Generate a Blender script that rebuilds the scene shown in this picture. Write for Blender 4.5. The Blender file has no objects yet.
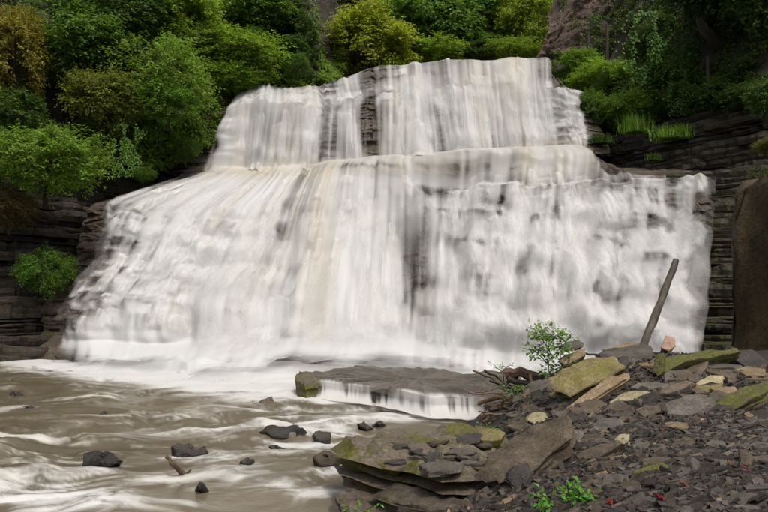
import bpy, math, random
import numpy as np
from mathutils import Vector, Matrix
R = math.radians
scene = bpy.context.scene
col = scene.collection

# ------------------------------------------------------------------ camera, sky, sun, exposure
CAM_Z, FPX, PITCH = 2.2, 600.0, math.atan(44 / 600)
cam = bpy.data.cameras.new("camera")
cam.sensor_width = 36; cam.lens = 36 * FPX / 768; cam.clip_start = .05; cam.clip_end = 2000
camo = bpy.data.objects.new("camera", cam); col.objects.link(camo)
camo.location = (0, 0, CAM_Z); camo.rotation_euler = (math.pi / 2 + PITCH, 0, 0)
scene.camera = camo

SUN_EL, SUN_AZ = R(62), R(148)          # azimuth clockwise from +Y: high, to the right and a little behind the camera
world = bpy.data.worlds.new("World"); scene.world = world; world.use_nodes = True
wn = world.node_tree; wn.nodes.clear()
sky = wn.nodes.new("ShaderNodeTexSky"); sky.sky_type = 'NISHITA'; sky.sun_disc = False
sky.sun_elevation = SUN_EL; sky.sun_rotation = SUN_AZ
sky.air_density = 1.0; sky.dust_density = 6.0; sky.ozone_density = 1.0
hsv = wn.nodes.new("ShaderNodeHueSaturation"); hsv.inputs['Saturation'].default_value = .35
bg = wn.nodes.new("ShaderNodeBackground"); bg.inputs['Strength'].default_value = .11
wo = wn.nodes.new("ShaderNodeOutputWorld")
wn.links.new(sky.outputs[0], hsv.inputs['Color']); wn.links.new(hsv.outputs[0], bg.inputs[0]); wn.links.new(bg.outputs[0], wo.inputs[0])
sd = bpy.data.lights.new("sun", 'SUN'); sd.energy = 1.5; sd.angle = R(12); sd.color = (1, .95, .87)
so = bpy.data.objects.new("sun", sd); col.objects.link(so)
sdir = Vector((math.sin(SUN_AZ) * math.cos(SUN_EL), math.cos(SUN_AZ) * math.cos(SUN_EL), math.sin(SUN_EL)))
so.location = sdir * 60; so.rotation_euler = sdir.to_track_quat('Z', 'Y').to_euler()
vs = scene.view_settings
vs.view_transform = 'Standard'; vs.look = 'None'; vs.exposure = 0.5; vs.gamma = 1; vs.use_curve_mapping = False
scene.render.engine = 'CYCLES'
cy = scene.cycles
cy.use_denoising = True; cy.max_bounces = 6; cy.diffuse_bounces = 3; cy.glossy_bounces = 2
cy.transmission_bounces = 3; cy.transparent_max_bounces = 40; cy.sample_clamp_indirect = 4
cy.caustics_reflective = False; cy.caustics_refractive = False

# ------------------------------------------------------------------ numbers: noise, rays
def hsh(ix, iy, iz, seed):
    h = (ix.astype(np.int64) * 374761393 + iy.astype(np.int64) * 668265263 + iz.astype(np.int64) * 2147483647 + seed * 974634777) & 0xffffffff
    h = ((h ^ (h >> 13)) * 1274126177) & 0xffffffff
    h = ((h ^ (h >> 15)) * 2246822519) & 0xffffffff
    return ((h ^ (h >> 16)) & 0xffffff) / float(0xffffff)
def n2(x, y, seed=0):
    x, y = np.broadcast_arrays(np.asarray(x, float), np.asarray(y, float))
    ix, iy = np.floor(x), np.floor(y); fx, fy = x - ix, y - iy
    fx = fx * fx * (3 - 2 * fx); fy = fy * fy * (3 - 2 * fy); z = np.zeros_like(ix)
    a, b = hsh(ix, iy, z, seed), hsh(ix + 1, iy, z, seed)
    c, d = hsh(ix, iy + 1, z, seed), hsh(ix + 1, iy + 1, z, seed)
    return (a + (b - a) * fx) * (1 - fy) + (c + (d - c) * fx) * fy
def n3(p, seed=0):
    p = np.asarray(p, float); i = np.floor(p); f = p - i; f = f * f * (3 - 2 * f); r = 0
    for dx in (0, 1):
        for dy in (0, 1):
            for dz in (0, 1):
                w = (f[:, 0] if dx else 1 - f[:, 0]) * (f[:, 1] if dy else 1 - f[:, 1]) * (f[:, 2] if dz else 1 - f[:, 2])
                r = r + w * hsh(i[:, 0] + dx, i[:, 1] + dy, i[:, 2] + dz, seed)
    return r
def fbm(x, y, seed=0, o=4, g=.5):
    s, a, t = 0, 1, 0
    for k in range(o):
        s = s + a * n2(x * 2 ** k + 17.3 * k, y * 2 ** k + 5.1 * k, seed + k); t += a; a *= g
    return s / t
def sst(a, b, x):
    t = np.clip((x - a) / (b - a), 0, 1); return t * t * (3 - 2 * t)
def unproj(px, py, depth):
    """a pixel and a distance ahead (m) give a world point; works on arrays"""
    px, py, depth = np.broadcast_arrays(np.asarray(px, float), np.asarray(py, float), np.asarray(depth, float))
    a, b = (px - 384) / FPX, (256 - py) / FPX
    cp, sp = math.cos(PITCH), math.sin(PITCH)
    dy, dz = cp - b * sp, sp + b * cp
    t = depth / dy
    return np.stack([a * t, depth, CAM_Z + dz * t], -1)
def proj(P):
    P = np.asarray(P, float); cp, sp = math.cos(PITCH), math.sin(PITCH)
    x, y, z = P[..., 0], P[..., 1], P[..., 2] - CAM_Z
    f = y * cp + z * sp; u = -y * sp + z * cp
    return 384 + FPX * x / f, 256 - FPX * u / f
def at_z(px, py, z):
    a = unproj(px, py, 1.0); t = (z - CAM_Z) / (a[..., 2] - CAM_Z)
    return np.stack([a[..., 0] * t, t * 1.0, np.zeros_like(t) + z], -1)

# ------------------------------------------------------------------ objects
def link(name, me, parent=None, mat=None):
    o = bpy.data.objects.new(name, me); col.objects.link(o)
    if parent: o.parent = parent
    if mat and me is not None and not me.materials: me.materials.append(mat)
    return o
def tag(o, label=None, cat=None, group=None, kind=None):
    if label: o['label'] = label
    if cat: o['category'] = cat
    if group: o['group'] = group
    if kind: o['kind'] = kind
    return o
def empty(name, loc):
    o = bpy.data.objects.new(name, None); col.objects.link(o); o.location = loc; return o
def mesh(name, V, F, smooth=False, **attrs):
    me = bpy.data.meshes.new(name)
    V = np.asarray(V, np.float32)
    if isinstance(F, np.ndarray):
        n, k = F.shape
        me.vertices.add(len(V)); me.vertices.foreach_set('co', V.ravel())
        me.loops.add(n * k); me.loops.foreach_set('vertex_index', F.astype(np.int32).ravel())
        me.polygons.add(n); me.polygons.foreach_set('loop_start', np.arange(0, n * k, k, dtype=np.int32))
        me.update(calc_edges=True)
    else:
        me.from_pydata(V.tolist(), [], F); me.update()
    me.polygons.foreach_set('use_smooth', np.full(len(me.polygons), bool(smooth)))
    for k, v in attrs.items():
        v = np.asarray(v, np.float32)
        if v.ndim == 2:
            a = me.attributes.new(k, 'FLOAT_COLOR', 'POINT'); a.data.foreach_set('color', v.ravel())
        else:
            a = me.attributes.new(k, 'FLOAT', 'POINT'); a.data.foreach_set('value', v)
    me.update()
    if smooth == 'edge':
        me.polygons.foreach_set('use_smooth', np.full(len(me.polygons), True)); me.set_sharp_from_angle(angle=R(28))
    return me
def gridF(nu, nv):
    i = np.arange(nu * nv).reshape(nv, nu)
    return np.stack([i[:-1, :-1], i[1:, :-1], i[1:, 1:], i[:-1, 1:]], -1).reshape(-1, 4)
def join(parts):
    V, F, n = [], [], 0
    for v, f in parts:
        V.extend([tuple(q) for q in v]); F.extend([tuple(i + n for i in g) for g in f]); n += len(v)
    return V, F
def tube(path, radii, seg=7, rough=0., seed=0, cap=True):
    path = [Vector(p) for p in path]; rnd = random.Random(seed); V, F = [], []
    for i, p in enumerate(path):
        d = (path[min(i + 1, len(path) - 1)] - path[max(i - 1, 0)]).normalized()
        a = d.cross(Vector((.3, .2, .93))).normalized(); b = d.cross(a)
        for k in range(seg):
            t = 2 * math.pi * k / seg; r = radii[i] * (1 + rough * (rnd.random() - .5))
            V.append(tuple(p + a * math.cos(t) * r + b * math.sin(t) * r))
    for i in range(len(path) - 1):
        for k in range(seg):
            F.append((i * seg + k, i * seg + (k + 1) % seg, (i + 1) * seg + (k + 1) % seg, (i + 1) * seg + k))
    if cap:
        F.append(tuple(range(seg - 1, -1, -1))); F.append(tuple(range((len(path) - 1) * seg, len(path) * seg)))
    return V, F

# ------------------------------------------------------------------ materials
def nt(name):
    m = bpy.data.materials.new(name); m.use_nodes = True; t = m.node_tree; t.nodes.clear()
    out = t.nodes.new('ShaderNodeOutputMaterial')
    def N(k, **kw):
        n = t.nodes.new('ShaderNode' + k)
        for a, b in kw.items():
            if a in n.inputs: n.inputs[a].default_value = b
            else: setattr(n, a, b)
        return n
    def L(a, b): t.links.new(a, b)
    return m, t, out, N, L
def ramp(N, stops):
    r = N('ValToRGB'); e = r.color_ramp.elements
    while len(e) < len(stops): e.new(.5)
    for q, (p, c) in zip(e, stops): q.position = p; q.color = (*c, 1) if len(c) == 3 else c
    return r
def rock_mat(name, dark, light, accent, scale=1., rough=(.45, .8), moss=0., mosscol=(.06, .085, .012), bump=.75, strata=6., objrand=.3, space='pos', side=False):
    m, t, out, N, L = nt(name)
    if space == 'pos': src = N('NewGeometry').outputs['Position']
    else: src = N('TexCoord').outputs['Object']
    mp = N('Mapping'); mp.inputs['Scale'].default_value = (scale, scale, scale * strata); L(src, mp.inputs[0])
    a = N('TexNoise', Scale=1.1, Detail=8.0, Roughness=.65); L(mp.outputs[0], a.inputs['Vector'])
    b = N('TexNoise', Scale=.55 * scale, Detail=5.0, Roughness=.6); L(src, b.inputs['Vector'])
    c = N('TexNoise', Scale=14.0 * scale, Detail=6.0, Roughness=.7); L(src, c.inputs['Vector'])
    r = ramp(N, [(.28, dark), (.52, tuple((p + q) / 2 for p, q in zip(dark, light))), (.72, light)]); L(a.outputs[0], r.inputs[0])
    r2 = ramp(N, [(.48, (0, 0, 0)), (.68, (1, 1, 1))]); L(b.outputs[0], r2.inputs[0])
    mx = N('Mix', data_type='RGBA'); mx.inputs['B'].default_value = (*accent, 1) if False else (0, 0, 0, 1)
    mx.inputs[7].default_value = (*accent, 1); L(r.outputs[0], mx.inputs[6])
    sc_ = N('Math', operation='MULTIPLY'); sc_.inputs[1].default_value = .6; L(r2.outputs[0], sc_.inputs[0]); L(sc_.outputs[0], mx.inputs[0])
    oi = N('ObjectInfo'); mr = N('MapRange'); mr.inputs[3].default_value = 1 - objrand; mr.inputs[4].default_value = 1 + objrand
    L(oi.outputs['Random'], mr.inputs[0])
    fine = N('MapRange'); fine.inputs[1].default_value = .3; fine.inputs[2].default_value = .7; fine.inputs[3].default_value = .42; fine.inputs[4].default_value = 1.55
    L(c.outputs[0], fine.inputs[0])
    mu = N('Math', operation='MULTIPLY'); L(mr.outputs[0], mu.inputs[0]); L(fine.outputs[0], mu.inputs[1])
    vm = N('VectorMath', operation='SCALE'); L(mx.outputs[2], vm.inputs[0]); L(mu.outputs[0], vm.inputs['Scale'])
    colr = vm.outputs[0]
    if moss > 0:
        mn = N('TexNoise', Scale=1.6 * scale, Detail=7.0, Roughness=.7); L(src, mn.inputs['Vector'])
        ge = N('NewGeometry'); sx = N('SeparateXYZ'); L(ge.outputs['Normal'], sx.inputs[0])
        ad = N('MapRange'); ad.inputs[1].default_value = -1; ad.inputs[2].default_value = 1; ad.inputs[1].default_value = .2 if side else -1; ad.inputs[3].default_value = .06 if side else -.06; ad.inputs[4].default_value = -.16 if side else .06
        L(sx.outputs[2], ad.inputs[0]); sm = N('Math', operation='ADD'); L(ad.outputs[0], sm.inputs[0]); L(mn.outputs[0], sm.inputs[1])
        mr2 = N('MapRange'); mr2.inputs[1].default_value = .72 - .42 * moss; mr2.inputs[2].default_value = .84 - .42 * moss; L(sm.outputs[0], mr2.inputs[0])
        mm = N('Mix', data_type='RGBA'); L(mr2.outputs[0], mm.inputs[0]); L(colr, mm.inputs[6])
        mf = N('VectorMath', operation='SCALE'); mf.inputs[0].default_value = mosscol; L(fine.outputs[0], mf.inputs['Scale']); L(mf.outputs[0], mm.inputs[7])
        colr = mm.outputs[2]
    p = N('BsdfPrincipled'); L(colr, p.inputs['Base Color'])
    rr = N('MapRange'); rr.inputs[3].default_value = rough[0]; rr.inputs[4].default_value = rough[1]; L(b.outputs[0], rr.inputs[0]); L(rr.outputs[0], p.inputs['Roughness'])
    p.inputs['Specular IOR Level'].default_value = .35
    h = N('Math', operation='ADD'); L(a.outputs[0], h.inputs[0]); L(c.outputs[0], h.inputs[1])
    bp = N('Bump', Strength=bump, Distance=.06 / max(scale, .3)); L(h.outputs[0], bp.inputs['Height']); L(bp.outputs[0], p.inputs['Normal'])
    L(p.outputs[0], out.inputs[0]); return m
M = {}
M['cliff'] = rock_mat('wet shale cliff', (.008, .0065, .005), (.075, .059, .042), (.055, .04, .022), rough=(.35, .75), strata=7, moss=.12)
M['cliff_moss'] = rock_mat('mossy shale cliff', (.02, .016, .012), (.12, .096, .066), (.08, .06, .032), rough=(.35, .75), strata=7, moss=.58, mosscol=(.05, .06, .012))
M['bed'] = rock_mat('wet shale under the falls', (.028, .021, .015), (.13, .10, .074), (.075, .05, .03), rough=(.25, .6), strata=6, moss=.3, mosscol=(.035, .045, .010))
M['soil'] = rock_mat('dark earth slope', (.010, .008, .006), (.045, .034, .022), (.03, .026, .012), strata=1.2, rough=(.8, .95), moss=.35, mosscol=(.018, .03, .008), bump=.9)
M['brown_wall'] = rock_mat('brown earthy rock', (.02, .013, .006), (.105, .07, .032), (.05, .045, .012), strata=.5, rough=(.8, .95), moss=.3, mosscol=(.04, .042, .008))
M['pink_face'] = rock_mat('rough brown rock face', (.03, .022, .017), (.26, .175, .13), (.12, .085, .062), strata=1.6, rough=(.7, .9), bump=.9)
M['slab'] = rock_mat('wet grey brown slab', (.03, .024, .018), (.11, .088, .066), (.06, .048, .034), strata=5, rough=(.12, .42), moss=.12)
M['slab_moss'] = rock_mat('mossy slab', (.05, .038, .026), (.15, .12, .088), (.10, .08, .055), strata=7, rough=(.4, .75), moss=.88, mosscol=(.085, .078, .010), scale=1.4, side=True)
M['bank'] = rock_mat('layered bank rock', (.04, .03, .022), (.14, .112, .082), (.08, .06, .042), strata=9, rough=(.4, .75), moss=.22, mosscol=(.06, .055, .008), scale=1.2)
M['dark_stone'] = rock_mat('dark wet stone', (.012, .010, .009), (.055, .046, .038), (.04, .026, .016), scale=2.5, strata=3, rough=(.22, .5), space='obj')
M['grey_stone'] = rock_mat('grey shale stone', (.04, .033, .027), (.165, .142, .118), (.10, .078, .055), scale=2.5, strata=4, rough=(.5, .8), space='obj')
M['brown_stone'] = rock_mat('brown shale stone', (.04, .028, .018), (.155, .118, .08), (.12, .085, .05), scale=2.2, strata=4, rough=(.5, .8), space='obj')
M['tan_stone'] = rock_mat('tan stone', (.12, .085, .045), (.30, .225, .135), (.22, .14, .065), scale=2.5, strata=3, rough=(.6, .85), space='obj', objrand=.15)
M['lichen_stone'] = rock_mat('lichen covered stone', (.09, .07, .03), (.27, .215, .10), (.20, .15, .05), scale=2.6, strata=2.5, rough=(.6, .85), moss=.5, mosscol=(.15, .135, .028), space='obj', objrand=.12)
M['pale_stone'] = rock_mat('pale lichen stone', (.17, .14, .07), (.42, .37, .23), (.34, .28, .12), scale=3, strata=2, rough=(.6, .85), space='obj', objrand=.1)
M['pink_stone'] = rock_mat('pinkish stone', (.22, .13, .09), (.5, .36, .28), (.4, .25, .17), scale=3, strata=2, rough=(.6, .85), space='obj', objrand=.1)
M['moss_stone'] = rock_mat('green mossy stone', (.04, .032, .018), (.14, .11, .06), (.10, .08, .035), scale=2.2, strata=3, rough=(.6, .85), moss=.72, mosscol=(.085, .085, .014), space='obj', objrand=.12)
M['gravel_bed'] = rock_mat('shale grit', (.012, .010, .009), (.055, .046, .04), (.04, .03, .022), scale=5, strata=1.5, rough=(.6, .85), bump=1)
M['wood'] = rock_mat('weathered driftwood', (.05, .03, .018), (.2, .13, .08), (.12, .065, .03), scale=6, strata=.6, rough=(.6, .85), space='obj')
M['dark_wood'] = rock_mat('dark wet wood', (.012, .009, .007), (.055, .04, .028), (.03, .02, .012), scale=5, strata=.5, rough=(.5, .8), space='obj')
M['log_wood'] = rock_mat('grey log wood', (.02, .016, .012), (.2, .17, .125), (.10, .08, .055), scale=4, strata=.3, rough=(.6, .85), space='obj')
M['bark'] = rock_mat('bark', (.012, .009, .006), (.055, .042, .03), (.03, .025, .016), scale=3, strata=.4, rough=(.8, .95))

def chip_mat():
    m, t, out, N, L = nt('shale chips')
    at = N('Attribute', attribute_name='tint')
    r = ramp(N, [(0, (.009, .0068, .005)), (.4, (.030, .0225, .0165)), (.7, (.075, .057, .041)), (.93, (.17, .128, .085)), (1, (.28, .17, .075))])
    L(at.outputs['Fac'], r.inputs[0])
    g = N('NewGeometry'); n = N('TexNoise', Scale=30.0, Detail=4.0); L(g.outputs['Position'], n.inputs['Vector'])
    p = N('BsdfPrincipled', Roughness=.62); L(r.outputs[0], p.inputs['Base Color'])
    b = N('Bump', Strength=.5, Distance=.01); L(n.outputs[0], b.inputs['Height']); L(b.outputs[0], p.inputs['Normal'])
    L(p.outputs[0], out.inputs[0]); return m
M['chips'] = chip_mat()

def leaf_mat(name='leaf', trans=.45):
    """object colour times a tint of each leaf"""
    m, t, out, N, L = nt(name)
    oi = N('ObjectInfo'); at = N('Attribute', attribute_name='tint')
    hs = N('HueSaturation'); L(oi.outputs['Color'], hs.inputs['Color'])
    h = N('MapRange'); h.inputs[3].default_value = .475; h.inputs[4].default_value = .52; L(at.outputs['Fac'], h.inputs[0]); L(h.outputs[0], hs.inputs['Hue'])
    v = N('MapRange'); v.inputs[3].default_value = .55; v.inputs[4].default_value = 1.75; L(at.outputs['Fac'], v.inputs[0]); L(v.outputs[0], hs.inputs['Value'])
    d = N('BsdfPrincipled', Roughness=.5); d.inputs['Specular IOR Level'].default_value = .3; L(hs.outputs[0], d.inputs['Base Color'])
    tr = N('BsdfTranslucent'); L(hs.outputs[0], tr.inputs['Color'])
    mx = N('MixShader'); mx.inputs[0].default_value = trans; L(d.outputs[0], mx.inputs[1]); L(tr.outputs[0], mx.inputs[2])
    L(mx.outputs[0], out.inputs[0]); return m
M['leaf'] = leaf_mat()

def fall_mat():
    """silky water: colour and cover (how much of the rock the water hides) per vertex"""
    m, t, out, N, L = nt('falling water')
    a = N('Attribute', attribute_name='water')
    d = N('BsdfPrincipled', Roughness=.45); d.inputs['Specular IOR Level'].default_value = .25; L(a.outputs['Color'], d.inputs['Base Color'])
    tr = N('BsdfTranslucent'); L(a.outputs['Color'], tr.inputs['Color'])
    mx = N('MixShader'); mx.inputs[0].default_value = .38; L(d.outputs[0], mx.inputs[1]); L(tr.outputs[0], mx.inputs[2])
    tp = N('BsdfTransparent'); m2 = N('MixShader'); L(a.outputs['Alpha'], m2.inputs[0]); L(tp.outputs[0], m2.inputs[1]); L(mx.outputs[0], m2.inputs[2])
    L(m2.outputs[0], out.inputs[0]); return m
M['fall'] = fall_mat()

def stream_mat():
    m, t, out, N, L = nt('muddy stream')
    a = N('Attribute', attribute_name='water')
    p = N('BsdfPrincipled'); L(a.outputs['Color'], p.inputs['Base Color'])
    mr = N('MapRange'); mr.inputs[3].default_value = .30; mr.inputs[4].default_value = .6; L(a.outputs['Alpha'], mr.inputs[0]); L(mr.outputs[0], p.inputs['Roughness'])
    g = N('NewGeometry'); mp = N('Mapping'); mp.inputs['Scale'].default_value = (2.2, 5, 1); L(g.outputs['Position'], mp.inputs[0])
    n = N('TexNoise', Scale=2.2, Detail=4.0, Roughness=.55, Distortion=.8); L(mp.outputs[0], n.inputs['Vector'])
    b = N('Bump', Strength=.22, Distance=.03); L(n.outputs[0], b.inputs['Height']); L(b.outputs[0], p.inputs['Normal'])
    L(p.outputs[0], out.inputs[0]); return m
M['stream'] = stream_mat()

# ------------------------------------------------------------------ ground far and wide, stream level
bed = link('ground', mesh('ground', [(-400, -400, -1.3), (400, -400, -1.3), (400, 500, -1.3), (-400, 500, -1.3)], [(0, 1, 2, 3)]), None, M['soil'])
tag(bed, 'dark earth floor of the gorge beneath everything', kind='structure')
def stream_z(y): return .022 * (np.clip(y, -5, 22) - 8)

# the scree bank on the right: a smooth height field through points seen in the photograph
ctrl = np.array([unproj(*c) for c in [
    (768, 512, 4.4), (640, 512, 4.6), (520, 512, 5.2), (440, 512, 5.9), (768, 440, 6.0), (640, 440, 6.4), (545, 440, 7.0), (480, 462, 7.2),
    (768, 392, 7.6), (680, 388, 7.9), (600, 398, 8.3), (545, 402, 8.9), (497, 430, 8.9), (745, 354, 9.3), (650, 356, 9.6), (580, 362, 9.8), (525, 388, 10.2), (485, 410, 10.6)]]
    + [np.array(c, float) for c in [
    (3, 0, .75), (.3, 2, .35), (-.8, 4.5, -.3), (-.6, 6.4, -.35), (8, 4, 1.9), (9.5, 8, 2.2), (8, 12, 1.2), (6, 12.5, .7), (3.2, 12.3, .35), (4.8, 15, .1),
    (1.0, 9.6, -.15), (.2, 8, -.35), (1.2, 11.5, -.2), (8.5, 16, .4), (2, 16, -.1), (5.5, -2, 1), (-1.5, -2, -.3), (11, 0, 2.4)]])
def tps(d2): return np.where(d2 > 1e-9, .5 * d2 * np.log(d2 + 1e-12), 0)
def tps_fit(C):
    n = len(C); D = ((C[:, None, :2] - C[None, :, :2]) ** 2).sum(-1)
    A = np.zeros((n + 3, n + 3)); A[:n, :n] = tps(D) + np.eye(n) * .05; A[:n, n] = 1; A[:n, n + 1:] = C[:, :2]; A[n:, :n] = A[:n, n:].T
    return np.linalg.solve(A, np.r_[C[:, 2], 0, 0, 0])
TW = tps_fit(ctrl)
def bank_z(x, y):
    x, y = np.asarray(x, float), np.asarray(y, float); sh = x.shape; x, y = x.ravel(), y.ravel(); r = np.empty(len(x))
    for a in range(0, len(x), 20000):
        s = slice(a, a + 20000)
        D = (x[s, None] - ctrl[None, :, 0]) ** 2 + (y[s, None] - ctrl[None, :, 1]) ** 2
        r[s] = tps(D) @ TW[:-3] + TW[-3] + TW[-2] * x[s] + TW[-1] * y[s]
    return r.reshape(sh)
def bank_hit(px, py):
    """where the ray through a pixel meets the bank (or the stream)"""
    px, py = np.atleast_1d(np.asarray(px, float)), np.atleast_1d(np.asarray(py, float)); dep = np.full(px.shape, np.nan)
    for d in np.arange(3.2, 14, .06):
        P = unproj(px, py, d); hit = np.isnan(dep) & (P[..., 2] <= np.maximum(bank_z(P[..., 0], P[..., 1]), stream_z(P[..., 1])))
        dep[hit] = d
    dep = np.where(np.isnan(dep), 11, dep); P = unproj(px, py, dep)
    return P
gx, gy = np.meshgrid(np.linspace(-2.5, 12, 150), np.linspace(-3, 17, 200))
gz = bank_z(gx, gy) + .05 * (fbm(gx * 1.5, gy * 1.5, 5) - .5) - .02
bank = link('ground', mesh('scree bank', np.stack([gx, gy, gz], -1).reshape(-1, 3), gridF(150, 200)[:, ::-1], True), None, M['gravel_bed'])
bank.name = 'scree_bank'; tag(bank, 'dark shale grit slope rising to the right of the stream', kind='structure')

# ------------------------------------------------------------------ the falls: flow lines traced from lip to foot
def interp_cols(C, ref, nu):
    """C: (k, rows, 3) world points -> (nu, rows, 3), spread evenly along the pixel column of row ref"""
    k = len(C); px = proj(C[:, ref])[0]; s = np.linspace(px[0], px[-1], nu); f = np.interp(s, px, np.arange(k))
    i = np.clip(f.astype(int), 0, k - 2); t = (f - i)[:, None, None]
    p0, p1, p2, p3 = C[np.clip(i - 1, 0, k - 1)], C[i], C[i + 1], C[np.clip(i + 2, 0, k - 1)]
    cr = .5 * (2 * p1 + (p2 - p0) * t + (2 * p0 - 5 * p1 + 4 * p2 - p3) * t * t + (3 * p1 - p0 - 3 * p2 + p3) * t ** 3)
    lin = p1 * (1 - t) + p2 * t
    return .5 * cr + .5 * lin
def interp_rows(C, ns):
    """-> (ns, nu, 3) with rows spread evenly down the picture"""
    m = C.mean(0); seg = np.abs(np.diff(proj(m)[1])) + .15 * np.abs(np.diff(m[:, 1])); w = np.r_[0, np.cumsum(np.maximum(seg, 2))]
    s = np.linspace(0, w[-1], ns); f = np.interp(s, w, np.arange(len(w))); i = np.clip(f.astype(int), 0, len(w) - 2); t = (f - i)[:, None, None]
    Ct = C.transpose(1, 0, 2)
    return Ct[i] * (1 - t) + Ct[i + 1] * t, f
def blur(A, n, axis):
    if n < 1: return A
    k = np.exp(-.5 * (np.arange(-2 * n, 2 * n + 1) / n) ** 2); k /= k.sum()
    A = np.moveaxis(A, axis, 0); P = np.concatenate([np.repeat(A[:1], 2 * n, 0), A, np.repeat(A[-1:], 2 * n, 0)]); r = 0
    for j, q in enumerate(k): r = r + q * P[j:j + len(A)]
    return np.moveaxis(r, 0, axis)
def blob(px, py, cx, cy, rx, ry): return np.exp(-((px - cx) / rx) ** 2 - ((py - cy) / ry) ** 2)

def blocks(x, y, seed, sharp=.3):
    """noise in blocks with narrow joints"""
    x, y = np.broadcast_arrays(x, y); x = x + .8 * n2(x * .7, y * 0 + 5, seed + 90); i = np.floor(x); f = sst(.5 - sharp / 2, .5 + sharp / 2, x - i); z = np.zeros_like(i); j = np.floor(y)
    return hsh(i, j, z, seed) * (1 - f) + hsh(i + 1, j, z, seed) * f
def stair(X, Y, Z, h, seed, amp):
    """turn a slope into broken ledges of height about h: returns depth offset, step fraction, ledge number"""
    q = Z / h + .9 * n2(Z / h * .6, Z * 0, seed + 4) + .05 * X + .20 * np.maximum(X - 1, 0) / h * .8 + 1.5 * blocks(X / (1.3 * h + .3), Z * 0 + 2, seed + 1, .3) + .28 * blocks(X / (.8 * h + .1), np.floor(Z / h), seed + 2, .2)
    k = np.floor(q); f = q - k
    J = lambda kk: (blocks(X / 1.7, kk, seed + 5, .3) - .5) * 1.0 + (blocks(X / .6, kk, seed + 6, .3) - .5) * .7
    g = sst(.66, 1., f); slope = .55
    return slope * h * amp * (g - f + J(k + 1) * (1 - g) + J(k + 2) * g), f, k

def strands(X, Z, sh, seed):
    T = .42 * n2(X / .85 + sh, Z / 5., seed) + .36 * n2(X / .36 + sh * 1.7, Z / 3.6, seed + 1) + .22 * n2(X / .15 + sh * 2.3, Z / 2.8, seed + 2)
    return (T - .5) * 2.6
def water_attr(px, py, X, Xu, Z, st, cover, tan, seed):
    T = strands(Xu, Z, 0, seed); imp = 0; gain = 1.; ws = 0
    for w, f, k in st:        # below each lip the water hangs in separate strands that merge into white where they land
        T = T + .5 * w * strands(Xu, Z, hsh(k, k * 0, k * 0, seed) * 40, seed + 3)
        vis = .3 + .7 * sst(.25, .7, n2(Xu / 1.1, k * 5.1, seed + 12))
        gain = gain + w * vis * (sst(.15, .7, f) * 1.1 - .55); ws = ws + w
        imp = imp + w * vis * (sst(.55, .0, f) * .5 - sst(.3, .85, f) * .12 + sst(.88, 1., f) * .2)
    gain = np.clip(gain, .55, 1.35) / (1 + .12 * ws)
    big = (fbm(Xu / 1.4, Z / 4., seed + 5, 3) - .5) * 1.5
    fine = (n2(Xu / .12, Z / 6., seed + 15) - .5) * .75 + (n2(Xu / .055, Z / 5., seed + 16) - .5) * .5
    nz = 1.1 * T * gain + 1.35 * imp + .22 * big + fine * .95 * gain
    al = cover + .10 + np.where(nz < 0, nz * .62, nz)
    al = blur(blur(1 - np.exp(-1.6 * np.maximum(al + .04, 0) ** 1.4), 1, 1), 1, 0)
    cr = np.clip(sst(.50, .78, n2(Xu / .55, Z / 9, seed + 8)) * .40 + tan, 0, 1)[..., None]
    c = np.array([.76, .755, .75]) * (1 - cr) + np.array([.68, .615, .51]) * cr
    return np.concatenate([c, al[..., None]], -1)

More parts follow.
